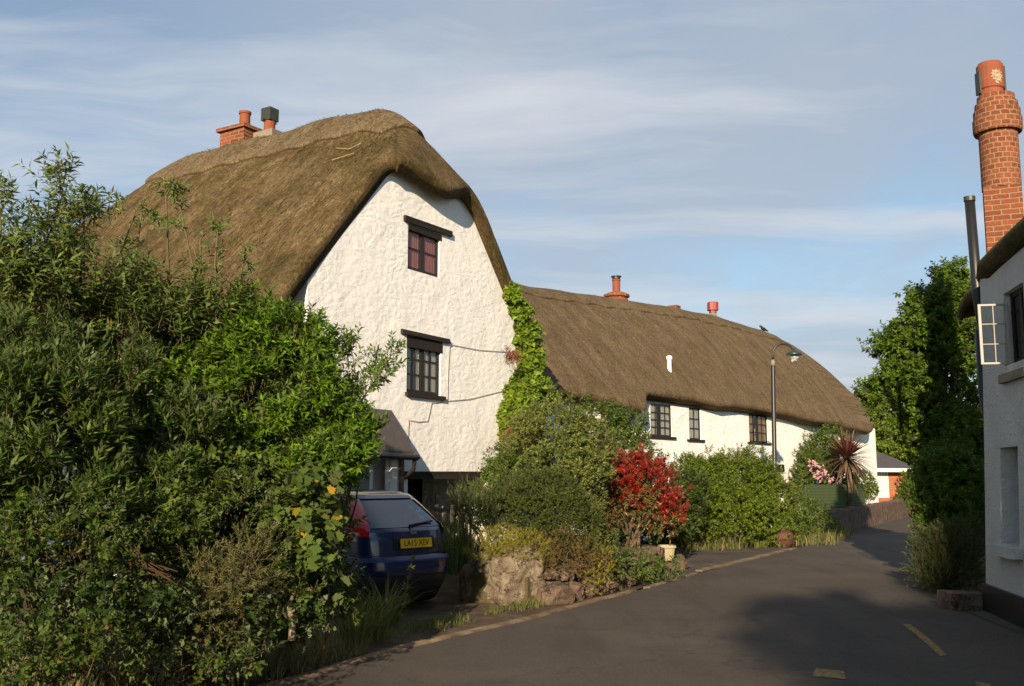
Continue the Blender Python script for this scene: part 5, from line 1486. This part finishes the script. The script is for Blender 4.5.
gshrub('rusty_heather', 'rusty brown green heather mound trailing over the rubble wall', 'shrub', [plobe(565, 553, 28, 13.7, 330, .35, .8), plobe(590, 560, 22, 14.0, 220, .3, .8), plobe(545, 560, 18, 13.4, 160, .25)],
       LV['rust'], 44, dict(slen=.09, nl=14, L=.026, W=.009, ang=50, shape='quad'), dict(inner=.5, wo=.8, wu=.5), base=(.9, 14.1, .2), r0=.012)
gshrub('green_cover', 'mid green leafy perennials between the heather and the red bush', 'plant', [plobe(600, 545, 24, 14.6, 160, .35), plobe(615, 565, 18, 14.7, 110, .25), plobe(640, 565, 18, 15.4, 110, .25), plobe(655, 572, 14, 15.6, 70, .2), plobe(670, 570, 12, 16.3, 60, .2)],
       LV['green'], 45, dict(slen=.1, nl=8, L=.05, W=.024, ang=60, droop=.2), dict(inner=.4), base=(1.7, 15.2, .2), r0=.01)
t = gshrub('yellow_alyssum', 'yellow flowering cushion plant growing at the foot of the rubble wall', 'plant', [plobe(597, 575, 14, 13.9, 120, .2, 1.3), plobe(605, 560, 12, 14.1, 80, .2)],
       LV['heath'], 46, dict(slen=.06, nl=10, L=.025, W=.012, ang=60), dict(inner=.5), base=(1.15, 14.0, .05), r0=.008)
gshrub('lavender', 'grey lavender and herbs at the driveway side of the garden bed', 'plant', [plobe(480, 520, 22, 14.2, 200, .35, 1.1), plobe(500, 508, 22, 14.8, 200, .35), plobe(468, 505, 16, 14.8, 110, .3), plobe(520, 490, 18, 15.2, 130)],
       LV['rosemary'], 47, dict(slen=.2, nl=12, L=.06, W=.01, ang=30), dict(inner=.3, wo=.5, wu=1.0), base=(-.3, 14.6, GZ), r0=.01)
clump('iris_clump', 'dark clump of sword leaves beside the car in the driveway shade', 'plant', [at_y(455, 545, 14.0) * np.array([1, 1, 0]) + [0, 0, .3], at_y(466, 545, 14.2) * np.array([1, 1, 0]) + [0, 0, .35]], LV['green'], 48, 60, .8, .028, .15, .45)
t = gshrub('elder_shrub', 'leafy shrub with a few white flower heads under the thatch joining the two cottages', 'shrub', [plobe(605, 440, 32, 20.5, 380), plobe(625, 455, 26, 20.2, 260), plobe(590, 425, 22, 20.8, 200), plobe(630, 430, 18, 20.6, 130), plobe(600, 475, 30, 19.6, 300), plobe(610, 415, 12, 20.8, 60)],
       LV['green'], 49, dict(slen=.16, nl=10, L=.09, W=.035, ang=60, droop=.2), dict(inner=.4), base=(1.9, 20.6, .3), r0=.025)
rs = np.random.RandomState(50)
B, D = lobe_shoots([plobe(592, 413, 7, 20.3, 14, .1, .5), plobe(602, 418, 6, 20.2, 10, .1, .5), plobe(596, 428, 5, 20.2, 7, .1, .5)], rs, inner=.6)
for i in range(len(B)):
    V, l, s = leaves(B[i:i + 1], D[i:i + 1], rs, .05, 18, .03, .025, ang=80, shape='quad'); mesh_np('flower', V, l, s, LV['white'], t)
gshrub('bronze_shrub', 'bronze tinted shrub between the variegated shrub and the red bush', 'shrub', [plobe(597, 465, 22, 18.4, 300), plobe(590, 495, 22, 18.0, 280), plobe(600, 520, 20, 17.4, 200)],
       LV['rust'], 51, dict(slen=.14, nl=10, L=.06, W=.022, ang=55), dict(inner=.4), base=(1.5, 18.2, GZ), r0=.02)
gshrub('dark_evergreen', 'dark evergreen filling the gap behind the bare stems of the red bush', 'shrub', [plobe(650, 495, 32, 21.6, 420), plobe(615, 500, 28, 21.2, 360), plobe(680, 510, 26, 21.8, 300), plobe(640, 525, 30, 21.0, 320), plobe(605, 530, 22, 20.0, 200), plobe(672, 535, 18, 21.2, 160), plobe(690, 490, 20, 22.6, 180)],
       LV['hedge'], 56, dict(slen=.18, nl=10, L=.09, W=.04, ang=60, droop=.15), dict(inner=.2), base=(2.9, 21.5, 0), r0=.025)
# red-leaved bush on several bare stems
rb = thing('photinia_bush', on_z(633, 548, .2), 'bush with brilliant red young leaves above green on several bare stems', 'bush')
rs = np.random.RandomState(52)
YR = 18.2
top = [plobe(638, 478, 26, YR, 330), plobe(617, 488, 20, YR, 210), plobe(658, 488, 22, YR + .1, 250), plobe(669, 507, 15, YR, 150), plobe(606, 489, 10, YR, 70), plobe(630, 466, 14, YR, 100), plobe(650, 468, 13, YR, 100), plobe(674, 520, 8, YR, 30), plobe(650, 500, 20, YR, 60)]
B, D = lobe_shoots(top, rs, wo=.7, wu=.8, inner=.5, bumps=.3, carve=-.7, cf_=7)
V, l, s = leaves(B, D, rs, .12, 11, .075, .024, ang=48, droop=.08); mesh_np('foliage', V, l, s, LV['photinia'], rb)['label'] = 'bright red young leaves'
low = [plobe(640, 498, 26, YR, 170), plobe(615, 502, 14, YR, 70), plobe(664, 522, 14, YR, 80), plobe(650, 520, 16, YR + .2, 60)]
B, D = lobe_shoots(low, rs, wo=.8, wu=.3, inner=.3)
V, l, s = leaves(B, D, rs, .12, 9, .08, .028, ang=60, droop=.3); mesh_np('foliage', V, l, s, LV['photinia_green'], rb)['label'] = 'older green leaves under the red'
bb = on_z(632, 552, .25); bb = at_y(632, 548, YR)
stems_mb((bb[0], bb[1], .3), [at_y(x, y, YR) for x, y in ((618, 490), (630, 480), (640, 475), (655, 485), (665, 500), (640, 495), (612, 500))], rs, .035, .2, 7).build('trunk', M['bark'], rb, True)
# planter beside it
pp_ = at_y(667, 552, 17.6); pz_b = max(.0, at_y(667, 560, 17.6)[2])
pl = thing('plant_pot', (pp_[0], pp_[1], pz_b), 'cream square planter at the end of the rubble wall below the red bush', 'plant pot')
mb = MB(); mb.lathe((pp_[0], pp_[1], pz_b), [(.1, 0), (.115, .1), (.13, .2), (.15, .21), (.15, .25), (.125, .25), (.12, .22)], 24, sq=5, rot=.3); mb.build('pot', M['cream'], pl)
mb = MB(); mb.tube([(pp_[0] + .05, pp_[1], pz_b + .2), (pp_[0] + .06, pp_[1], pz_b + .34)], .012, 5); mb.build('stub', M['stem'], pl)
# grass tufts along the kerb of the garden
rs = np.random.RandomState(53); ctr = []
for x, y in resample([(-.15, 12.1), (.3, 12.6), (1.0, 13.75), (1.75, 15.1), (2.5, 16.7)], .05):
    ctr.append((x - .1 + rs.uniform(-.2, .12), y + .15 + rs.uniform(-.12, .12), -.01))
for x, y in ((-.9, 11.3), (-.7, 11.5), (-1.0, 11.0), (-.75, 11.2), (-1.2, 10.6), (-1.3, 10.4)):
    for _ in range(8): ctr.append((x + rs.normal(0, .1), y + rs.normal(0, .1), -.01))
V, l, s = blades(ctr, rs, 12, .13, .008, .1, .7); tag(mesh_np('kerb_grass', V, l, s, LV['grass'], None, origin=(1, 14, 0)), 'short green grass along the road edge below the boulder and rubble wall', 'grass', kind='stuff')

# golden ivy up the right corner of the gable
iv = thing('golden_ivy', GF.w(3.0, -.2, 0), 'golden green ivy climbing the right corner of the tall white gable', 'ivy')
rs = np.random.RandomState(54)
path = [(512, 293, 4), (520, 312, 7), (526, 335, 11), (529, 358, 12), (527, 385, 16), (519, 402, 18), (512, 418, 15), (520, 432, 16), (515, 455, 12), (508, 475, 11), (536, 390, 11), (542, 400, 10), (498, 472, 10), (513, 440, 16)]
lob = []
for x, y, r in path:
    u, z = GF.hit(x, y, -.15); c = GF.w(u, -.15, z); s_ = np.linalg.norm(np.array(c) - EYE) / F
    lob.append((c[0], c[1], c[2], r * s_ * 1.0, r * s_ * .8, r * s_, int(60 + r * r * 1.3)))
B, D = lobe_shoots(lob, rs, wo=.7, wu=.3, wr=.5, inner=.3)
D = unit(D + np.array([.35, -.75, 0]))
V, l, s = leaves(B, D, rs, .14, 7, .1, .1, ang=62, droop=.25, shape='ivy', curl=.1); mesh_np('foliage', V, l, s, LV['ivy_gold'], iv)
mb = MB()
for k in range(6):
    pts = []
    for (x, y) in ((505 + k * 3, 490), (508 + k * 3, 450), (512 + k * 3, 410), (522 + k, 370), (525, 330), (516, 300)):
        u, z = GF.hit(x, y, -.03); pts.append(GF.w(u + rs.uniform(-.06, .06), -.04 - .01 * k, z))
    mb.tube(pts, [.03, .028, .025, .02, .014, .006], 6)
mb.build('stem', M['bark'], iv, True)
lob = []
for x, y, r in ((513, 352, 4), (519, 420, 9), (520, 437, 10), (515, 455, 8), (513, 436, 8)):
    u, z = GF.hit(x, y, -.42); c = GF.w(u, -.42, z); s_ = np.linalg.norm(np.array(c) - EYE) / F
    lob.append((c[0], c[1], c[2], r * s_, r * s_ * .5, r * s_ * 1.3, int(r * 18)))
B, D = lobe_shoots(lob, rs, wo=.4, wu=-.8, wr=.5, inner=.2)
V, l, s = leaves(B, D, rs, .22, 8, .07, .018, ang=35, droop=.5); mesh_np('dead_foliage', V, l, s, LV['deadvine'], iv)['label'] = 'dead rust brown growth hanging in the ivy'

# --- bank hedge in front of the long cottage
shrub('bank_hedge', 'wide rounded yellow green hedge in front of the long cottage doorway', 'hedge', [
    plobe(705, 490, 32, 24.0, 1300), plobe(742, 488, 35, 24.2, 1500), plobe(722, 474, 14, 24.0, 260), plobe(760, 478, 16, 24.2, 280), plobe(694, 472, 12, 23.9, 200), plobe(715, 505, 18, 23.2, 300), plobe(752, 510, 20, 23.3, 340), plobe(770, 506, 28, 24.4, 900), plobe(690, 510, 26, 23.4, 800), plobe(725, 514, 32, 23.6, 1000), plobe(760, 528, 22, 24.0, 400), plobe(690, 475, 18, 24.2, 240), plobe(780, 525, 16, 24.4, 240), plobe(745, 468, 14, 24.4, 160)],
    LV['hedge_far'], 61, dict(slen=.16, nl=10, L=.066, W=.034, ang=58, droop=.15, shape='lance'), dict(inner=.5, bumps=.2, wo=.85, wu=.5, carve=-1.1, cf_=3.5), base=(5.4, 24.6, 0), r0=.03)
t = shrub('mixed_border', 'loose border of leafy perennials beside the dark barrel at the road edge', 'plant', [
    plobe(797, 512, 18, 26.0, 220), plobe(815, 526, 16, 26.4, 200), plobe(828, 532, 12, 27.4, 120), plobe(800, 528, 14, 25.6, 120)],
    LV['green'], 62, dict(slen=.2, nl=9, L=.1, W=.03, ang=45, droop=.2), dict(inner=.3, wo=.6, wu=.8), base=(7.8, 26.5, 0), r0=.014)
rs = np.random.RandomState(63); ctr = []
for x, y in ((690, 543), (700, 545), (715, 545), (730, 545), (745, 544), (760, 543), (775, 542), (690, 535), (705, 538), (800, 540), (815, 541), (825, 540), (835, 536), (845, 530)):
    for _ in range(10):
        q = on_z(x + rs.uniform(-9, 9), y + 3 + rs.uniform(-4, 2.5)); ctr.append((q[0], q[1], 0))
V, l, s = blades(ctr, rs, 11, .34, .02, .25, .7); tag(mesh_np('long_grass', V, l, s, LV['grass'], None, origin=(5.5, 24, 0)), 'long green grass at the foot of the bank hedge', 'grass', kind='stuff')
V, l, s = blades(ctr, rs, 3, .38, .016, .25, .6); tag(mesh_np('dry_long_grass', V, l, s, LV['dry'], None, origin=(5.5, 24, 0)), 'straw coloured long grass at the foot of the bank hedge', 'grass', kind='stuff')
clump('dry_grass_clump', 'straw yellow ornamental grass between the red bush and the bank hedge', 'grass clump', [on_z(690, 548) * np.array([1, 1, 0]), on_z(698, 548) * np.array([1, 1, 0]), on_z(682, 545) * np.array([1, 1, 0])], LV['dry'], 64, 150, .8, .016, .22, .4)
# barrel pot
q = on_z(790, 548); q = (q[0] - .05, q[1] + .35, 0)
bt = thing('plant_pot', q, 'dark terracotta barrel pot at the road edge beside the bank hedge', 'plant pot')
mb = MB(); mb.lathe(q, [(.15, 0), (.21, .08), (.25, .2), (.22, .32), (.17, .37), (.19, .39), (.19, .42), (.16, .42), (.14, .38)], 22); mb.build('pot', M['terra_dark'], bt)
# hanging pots and oval plaque on the facade
u, z = LF.hit(797.5, 488, -.25); c = LF.w(u, -.25, z)
hp_ = thing('hanging_pot', c, 'pale terracotta urn hanging on the white wall right of the street lamp', 'plant pot')
mb = MB(); mb.lathe((c[0], c[1], c[2] - .32), [(.06, 0), (.16, .12), (.22, .32), (.24, .5), (.27, .52), (.27, .58), (.22, .58)], 18); mb.build('pot', M['terra_pale'], hp_)
mb = MB(); mb.tube([(c[0], c[1], c[2] + .25), LF.w(u, -.02, z + .6)], .012, 5); mb.build('bracket', M['black'], hp_)
u, z = LF.hit(784, 487, -.02); mb = MB()
el = [(math.cos(t), math.sin(t)) for t in np.linspace(0, 2 * math.pi, 20, endpoint=False)]
pq = thing('wall_plaque', LF.w(u, -.02, z), 'small oval plaque on the white wall between lamp post and hanging urn', 'plaque')
n = len(el); mb.add([LF.w(u + .16 * a, -.01, z + .24 * b) for a, b in el] + [LF.w(u + .14 * a, -.05, z + .21 * b) for a, b in el] + [LF.w(u + .09 * a, -.04, z + .15 * b) for a, b in el],
        [(i, (i + 1) % n, n + (i + 1) % n, n + i) for i in range(n)] + [(n + i, n + (i + 1) % n, 2 * n + (i + 1) % n, 2 * n + i) for i in range(n)])
mb.build('frame', M['terra_dark'], pq)
mb = MB(); mb.add([LF.w(u + .1 * a, -.035, z + .16 * b) for a, b in el], [tuple(range(n))]); mb.build('face', M['cement'], pq)
u, z = LF.hit(789, 475, -.04)
mb = MB(); mb.tube([LF.w(u, -.04, z - .5), LF.w(u, -.04, z + .1), LF.w(u + .05, -.04, z + .22)], .013, 6)
tag(mb.build('garden_tool', M['timber'], None, True, LF.w(u, 0, z)), 'slender dark rod hanging on the white wall above the oval plaque', 'rod')
# climbing rose
def wlobe(x, y, r, v, n, dep=.5):
    u, z = LF.hit(x, y, v); c = LF.w(u, v, z); s_ = np.linalg.norm(np.array(c) - EYE) / F
    return (c[0], c[1], c[2], r * s_, r * s_ * dep, r * s_, n)
t = shrub('climbing_rose', 'climbing rose with pale pink flowers on the white wall below the thatch', 'rose', [wlobe(822, 452, 18, -.6, 330), wlobe(812, 472, 16, -.7, 240), wlobe(832, 440, 14, -.6, 200), wlobe(803, 480, 10, -.7, 110), wlobe(830, 468, 15, -.7, 200), wlobe(842, 478, 14, -.9, 160), wlobe(808, 456, 10, -.5, 90)],
    LV['green'], 65, dict(slen=.16, nl=9, L=.1, W=.05, ang=60, droop=.2), dict(inner=.35), base=LF.w(10.2, -.4, 0), r0=.03)
rs = np.random.RandomState(66)
B, D = lobe_shoots([wlobe(817, 471, 7, -1.25, 22), wlobe(825, 480, 6, -1.25, 14), wlobe(813, 465, 4, -1.2, 8), wlobe(834, 482, 4, -1.2, 6)], rs, inner=.3)
D = unit(D + np.array([0, -.8, 0]))
for i in range(len(B)):
    V, l, s = leaves(B[i:i + 1], D[i:i + 1], rs, .03, 9, .075, .07, ang=70, shape='round', curl=-.2); mesh_np('flower', V, l, s, LV['pink'], t)
# purple cordyline
ck = at_y(847, 458, 33.4)
cp = thing('cordyline', (ck[0], ck[1], 0), 'purple sword leaved cordyline palm in front of the long cottage end', 'palm')
rs = np.random.RandomState(67)
m = 260; d = unit(rs.normal(size=(m, 3)) + np.array([0, -.15, .6])); L_ = rs.uniform(.8, 1.2, m); vs = []
sd_ = unit(np.cross(d, np.array([0, 0, 1.])) + rs.normal(0, .15, (m, 3)))
for i in range(6):
    tt = i / 5; ctr_ = ck + d * (L_ * tt)[:, None] - np.array([0, 0, 1.]) * (.22 * tt * tt * L_ * (1 - d[:, 2] * .6))[:, None]
    ww = .075 * (.5 + tt) if tt < .45 else .075 * (1.02 - tt) * 1.7
    vs += [ctr_ + sd_ * ww * .5, ctr_ - sd_ * ww * .5]
V = np.stack(vs, 1).reshape(-1, 3); f = np.concatenate([[2 * i, 2 * i + 1, 2 * i + 3, 2 * i + 2] for i in range(5)])
mesh_np('foliage', V, (np.arange(m)[:, None] * 12 + f[None]).ravel(), np.full(m * 5, 4), LV['purple'], cp)
mb = MB(); mb.tube([(ck[0], ck[1], 0), (ck[0] + .03, ck[1], ck[2] * .5), tuple(ck)], [.09, .075, .07], 9); mb.build('trunk', M['bark'], cp, True)
shrub('ball_shrub', 'small bright green ball shrub at the white corner of the long cottage', 'shrub', [plobe(862, 484, 12, 36.0, 420), plobe(870, 491, 7, 36.2, 120), plobe(852, 485, 7, 35.6, 120)], LV['hedge_far'], 68, dict(slen=.1, nl=9, L=.07, W=.035), dict(inner=.7, bumps=.08), r0=.02)
shrub('porch_shrub', 'leafy shrub growing behind the stone wall in front of the brick porch', 'shrub', [plobe(910, 496, 11, 42.5, 200), plobe(918, 480, 12, 43.5, 200), plobe(900, 505, 6, 42, 60)], LV['tree'], 69, dict(slen=.2, nl=9, L=.13, W=.06), dict(inner=.4), r0=.03)

# --- big leafy tree by the right cottage, and trees beyond
def tree(name, label, lobes, mat, seed, base, trunk_r, leaf, shoot=None, group=None):
    rs = np.random.RandomState(seed)
    B, D = lobe_shoots(clumps(lobes, 8, .42, seed), rs, **(shoot or dict(inner=.35, bumps=.35, wo=.8, wu=.4, carve=-.45, cf_=2.6)))
    V, l, s = leaves(B, D, rs, **leaf)
    t = thing(name, base, label, 'tree', group)
    mesh_np('crown', V, l, s, mat, t)
    top = np.mean([x[:3] for x in lobes], axis=0)
    mb = MB(); bz = np.array(base, dtype=float)
    tk = [bz * (1 - k) + np.array([top[0], top[1], top[2]]) * k + rs.normal(0, .08, 3) * k for k in np.linspace(0, 1, 6)]
    mb.tube(tk, [trunk_r * (1 - .7 * k) for k in np.linspace(0, 1, 6)], 9)
    tr = mb.build('trunk', M['bark'], t, True)
    lm_ = MB()
    for x in lobes:
        k = rs.uniform(.35, .8); a_ = bz * (1 - k) + top * k
        c_ = np.array(x[:3]); mid = (a_ + c_) / 2 + [0, 0, .15]
        lm_.tube([a_, mid, c_], [trunk_r * .4, trunk_r * .25, trunk_r * .08], 6)
    lm_.build('limb', M['bark'], tr, True)
    return t
tree('broadleaf_tree', 'dense leafy tree standing behind the right hand cottage at the road bend', [
    plobe(922, 318, 26, 19.0, 360), plobe(952, 285, 20, 19.6, 260), plobe(938, 305, 24, 19.4, 320), plobe(908, 348, 30, 19.0, 430), plobe(940, 340, 36, 19.4, 560), plobe(886, 376, 20, 19.0, 210), plobe(908, 395, 32, 19.0, 460), plobe(945, 395, 44, 19.4, 700), plobe(872, 384, 9, 19.0, 44),
    plobe(948, 445, 34, 18.8, 560), plobe(968, 450, 40, 18.2, 500), plobe(950, 490, 32, 18.2, 480), plobe(970, 510, 40, 17.2, 460), plobe(896, 338, 12, 19.0, 80), plobe(962, 350, 36, 18.8, 420), plobe(918, 425, 20, 18.8, 220), plobe(958, 310, 22, 19.0, 240)],
    LV['tree'], 71, (8.6, 19.3, 0), .16, dict(slen=.2, nl=10, L=.1, W=.055, ang=60, droop=.2))
shrub('rosemary_bush', 'wispy roadside bush with shade darkened into its leaves beside the right cottage corner', 'bush', [plobe(945, 555, 24, 14.8, 330), plobe(930, 572, 18, 14.6, 230), plobe(958, 575, 22, 14.6, 260), plobe(942, 590, 16, 14.5, 150), plobe(930, 548, 14, 15.0, 120), plobe(962, 545, 22, 15.0, 220)],
    LV['rosemary'], 72, dict(slen=.2, nl=16, L=.055, W=.011, ang=42), dict(inner=.25, wo=.8, wu=.7), base=(6.3, 14.9, 0), r0=.02, twig=.6)
shrub('laurel_bush', 'broad leaved green bush below the leafy tree at the road bend', 'bush', [plobe(948, 470, 24, 16.8, 300), plobe(940, 502, 20, 16.6, 250), plobe(945, 520, 24, 16.2, 260), plobe(965, 490, 24, 16.6, 220)],
    LV['tree'], 73, dict(slen=.16, nl=9, L=.09, W=.045, ang=60, droop=.15), dict(inner=.5), base=(7.0, 16.4, 0), r0=.025)
GRP = None
for k, (px, py, Y, lobs, lab) in enumerate((
    (868, 470, 52, ((868, 410, 18), (858, 430, 14), (882, 425, 20), (875, 450, 22), (855, 455, 14), (892, 455, 20)), 'pale green tree beyond the far end of the long thatched roof'),
    (905, 480, 56, ((905, 440, 24), (922, 460, 26), (895, 470, 22), (935, 440, 26)), 'dark tree behind the brick porch at the far bend'),
    (950, 480, 60, ((955, 450, 30), (985, 440, 34), (940, 470, 24)), 'tree beyond the bend mostly hidden by the leafy tree'))):
    b = at_y(px, py, Y)
    tree('roadside_tree', lab, [plobe(x, y, r, Y + (i % 3 - 1) * .8, int(r * 22)) for i, (x, y, r) in enumerate(lobs)], LV['tree'] if k else LV['hedge_far'], 74 + k, (b[0], b[1], 0), .22, dict(slen=.5, nl=10, L=.24, W=.13, ang=60, droop=.2))
# unseen tree added well behind the viewpoint to shade the foreground road's right
rs = np.random.RandomState(90); lobs = []
for k in range(16):
    a_ = k * 2.4; r_ = 2.9 * math.sqrt((k + .5) / 16)
    lobs.append((-2.9 + r_ * math.cos(a_), -35 + r_ * math.sin(a_), 15.6 + rs.uniform(-1.3, 1.1) - .12 * r_ * r_, 1.35, 1.35, 1.0, 200))
tree('roadside_tree', 'unseen tall tree added far behind the viewpoint to shade the road', lobs, LV['tree'], 95, (-2.9, -35, 0), .35, dict(slen=.4, nl=9, L=.3, W=.17, ang=60, droop=.2))
# ------------------------------------------------------------------ light
ELEV = 18.5
sd = Vector((.19 * math.cos(rad(ELEV)), .982 * math.cos(rad(ELEV)), -math.sin(rad(ELEV))))
sl = bpy.data.lights.new('sun', 'SUN'); sl.energy = 5.0; sl.angle = rad(.5); sl.color = (1.0, .81, .57)
so = bpy.data.objects.new('sun', sl); COL.objects.link(so)
so.location = (-10, -30, 20); so.rotation_euler = sd.to_track_quat('-Z', 'Y').to_euler()
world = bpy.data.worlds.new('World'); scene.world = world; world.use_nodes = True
N = NT('w', world)
sky = N.n('ShaderNodeTexSky', sky_type='NISHITA')
sky.sun_disc = False; sky.sun_elevation = rad(ELEV); sky.sun_rotation = rad(191.8)
sky.air_density = 1.0; sky.dust_density = .3; sky.ozone_density = 1.0
gen = N.n('ShaderNodeTexCoord').outputs['Generated']
sp_ = N.n('ShaderNodeSeparateXYZ', {0: gen})
zz = N.math('ADD', N.math('MAXIMUM', sp_.outputs[2], 0.0), .13)
cu = N.n('ShaderNodeCombineXYZ', {0: N.math('DIVIDE', sp_.outputs[0], zz), 1: N.math('DIVIDE', sp_.outputs[1], zz), 2: 0.0}).outputs[0]
wob = N.n('ShaderNodeTexNoise', {'Vector': cu, 'Scale': 1.1, 'Detail': 3.0}).outputs[1]
cu2 = N.n('ShaderNodeVectorMath', {0: cu, 1: N.n('ShaderNodeVectorMath', {0: wob, 3: .5}, operation='SCALE').outputs[0]}, operation='ADD').outputs[0]
veil = N.ramp(N.noise(N.mapping(cu2, (.75, .5, 1), (0, 0, -.5)), 1.0, 8, .56), [(.36, .0), (.5, .8), (.6, 1.0)])
wisp = N.ramp(N.noise(N.mapping(cu2, (.3, 1.25, 1), (0, 0, -.12)), 1.0, 9, .58), [(.45, 0.0), (.6, 1.0)])
# clear patch high on the left, veil to the right
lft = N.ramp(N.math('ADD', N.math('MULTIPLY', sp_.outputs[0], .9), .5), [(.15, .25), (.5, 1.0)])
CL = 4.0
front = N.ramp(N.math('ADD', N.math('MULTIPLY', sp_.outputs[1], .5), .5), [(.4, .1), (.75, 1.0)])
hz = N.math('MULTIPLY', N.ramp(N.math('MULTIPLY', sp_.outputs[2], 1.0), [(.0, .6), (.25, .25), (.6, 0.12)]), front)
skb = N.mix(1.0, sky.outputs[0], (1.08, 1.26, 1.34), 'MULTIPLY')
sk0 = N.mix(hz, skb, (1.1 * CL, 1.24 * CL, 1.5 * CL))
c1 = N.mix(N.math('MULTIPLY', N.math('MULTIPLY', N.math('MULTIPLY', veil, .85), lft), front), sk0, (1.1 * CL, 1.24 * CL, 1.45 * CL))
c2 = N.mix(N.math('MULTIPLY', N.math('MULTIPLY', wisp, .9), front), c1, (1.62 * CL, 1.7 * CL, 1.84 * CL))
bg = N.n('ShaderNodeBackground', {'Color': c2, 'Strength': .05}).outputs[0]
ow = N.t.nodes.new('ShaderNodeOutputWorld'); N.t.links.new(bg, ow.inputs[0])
scene.view_settings.view_transform = 'Standard'; scene.view_settings.look = 'None'
scene.view_settings.exposure = 1.05; scene.view_settings.gamma = 1.0
scene.render.engine = 'CYCLES'
scene.cycles.max_bounces = 6; scene.cycles.transparent_max_bounces = 8
scene.cycles.use_denoising = True
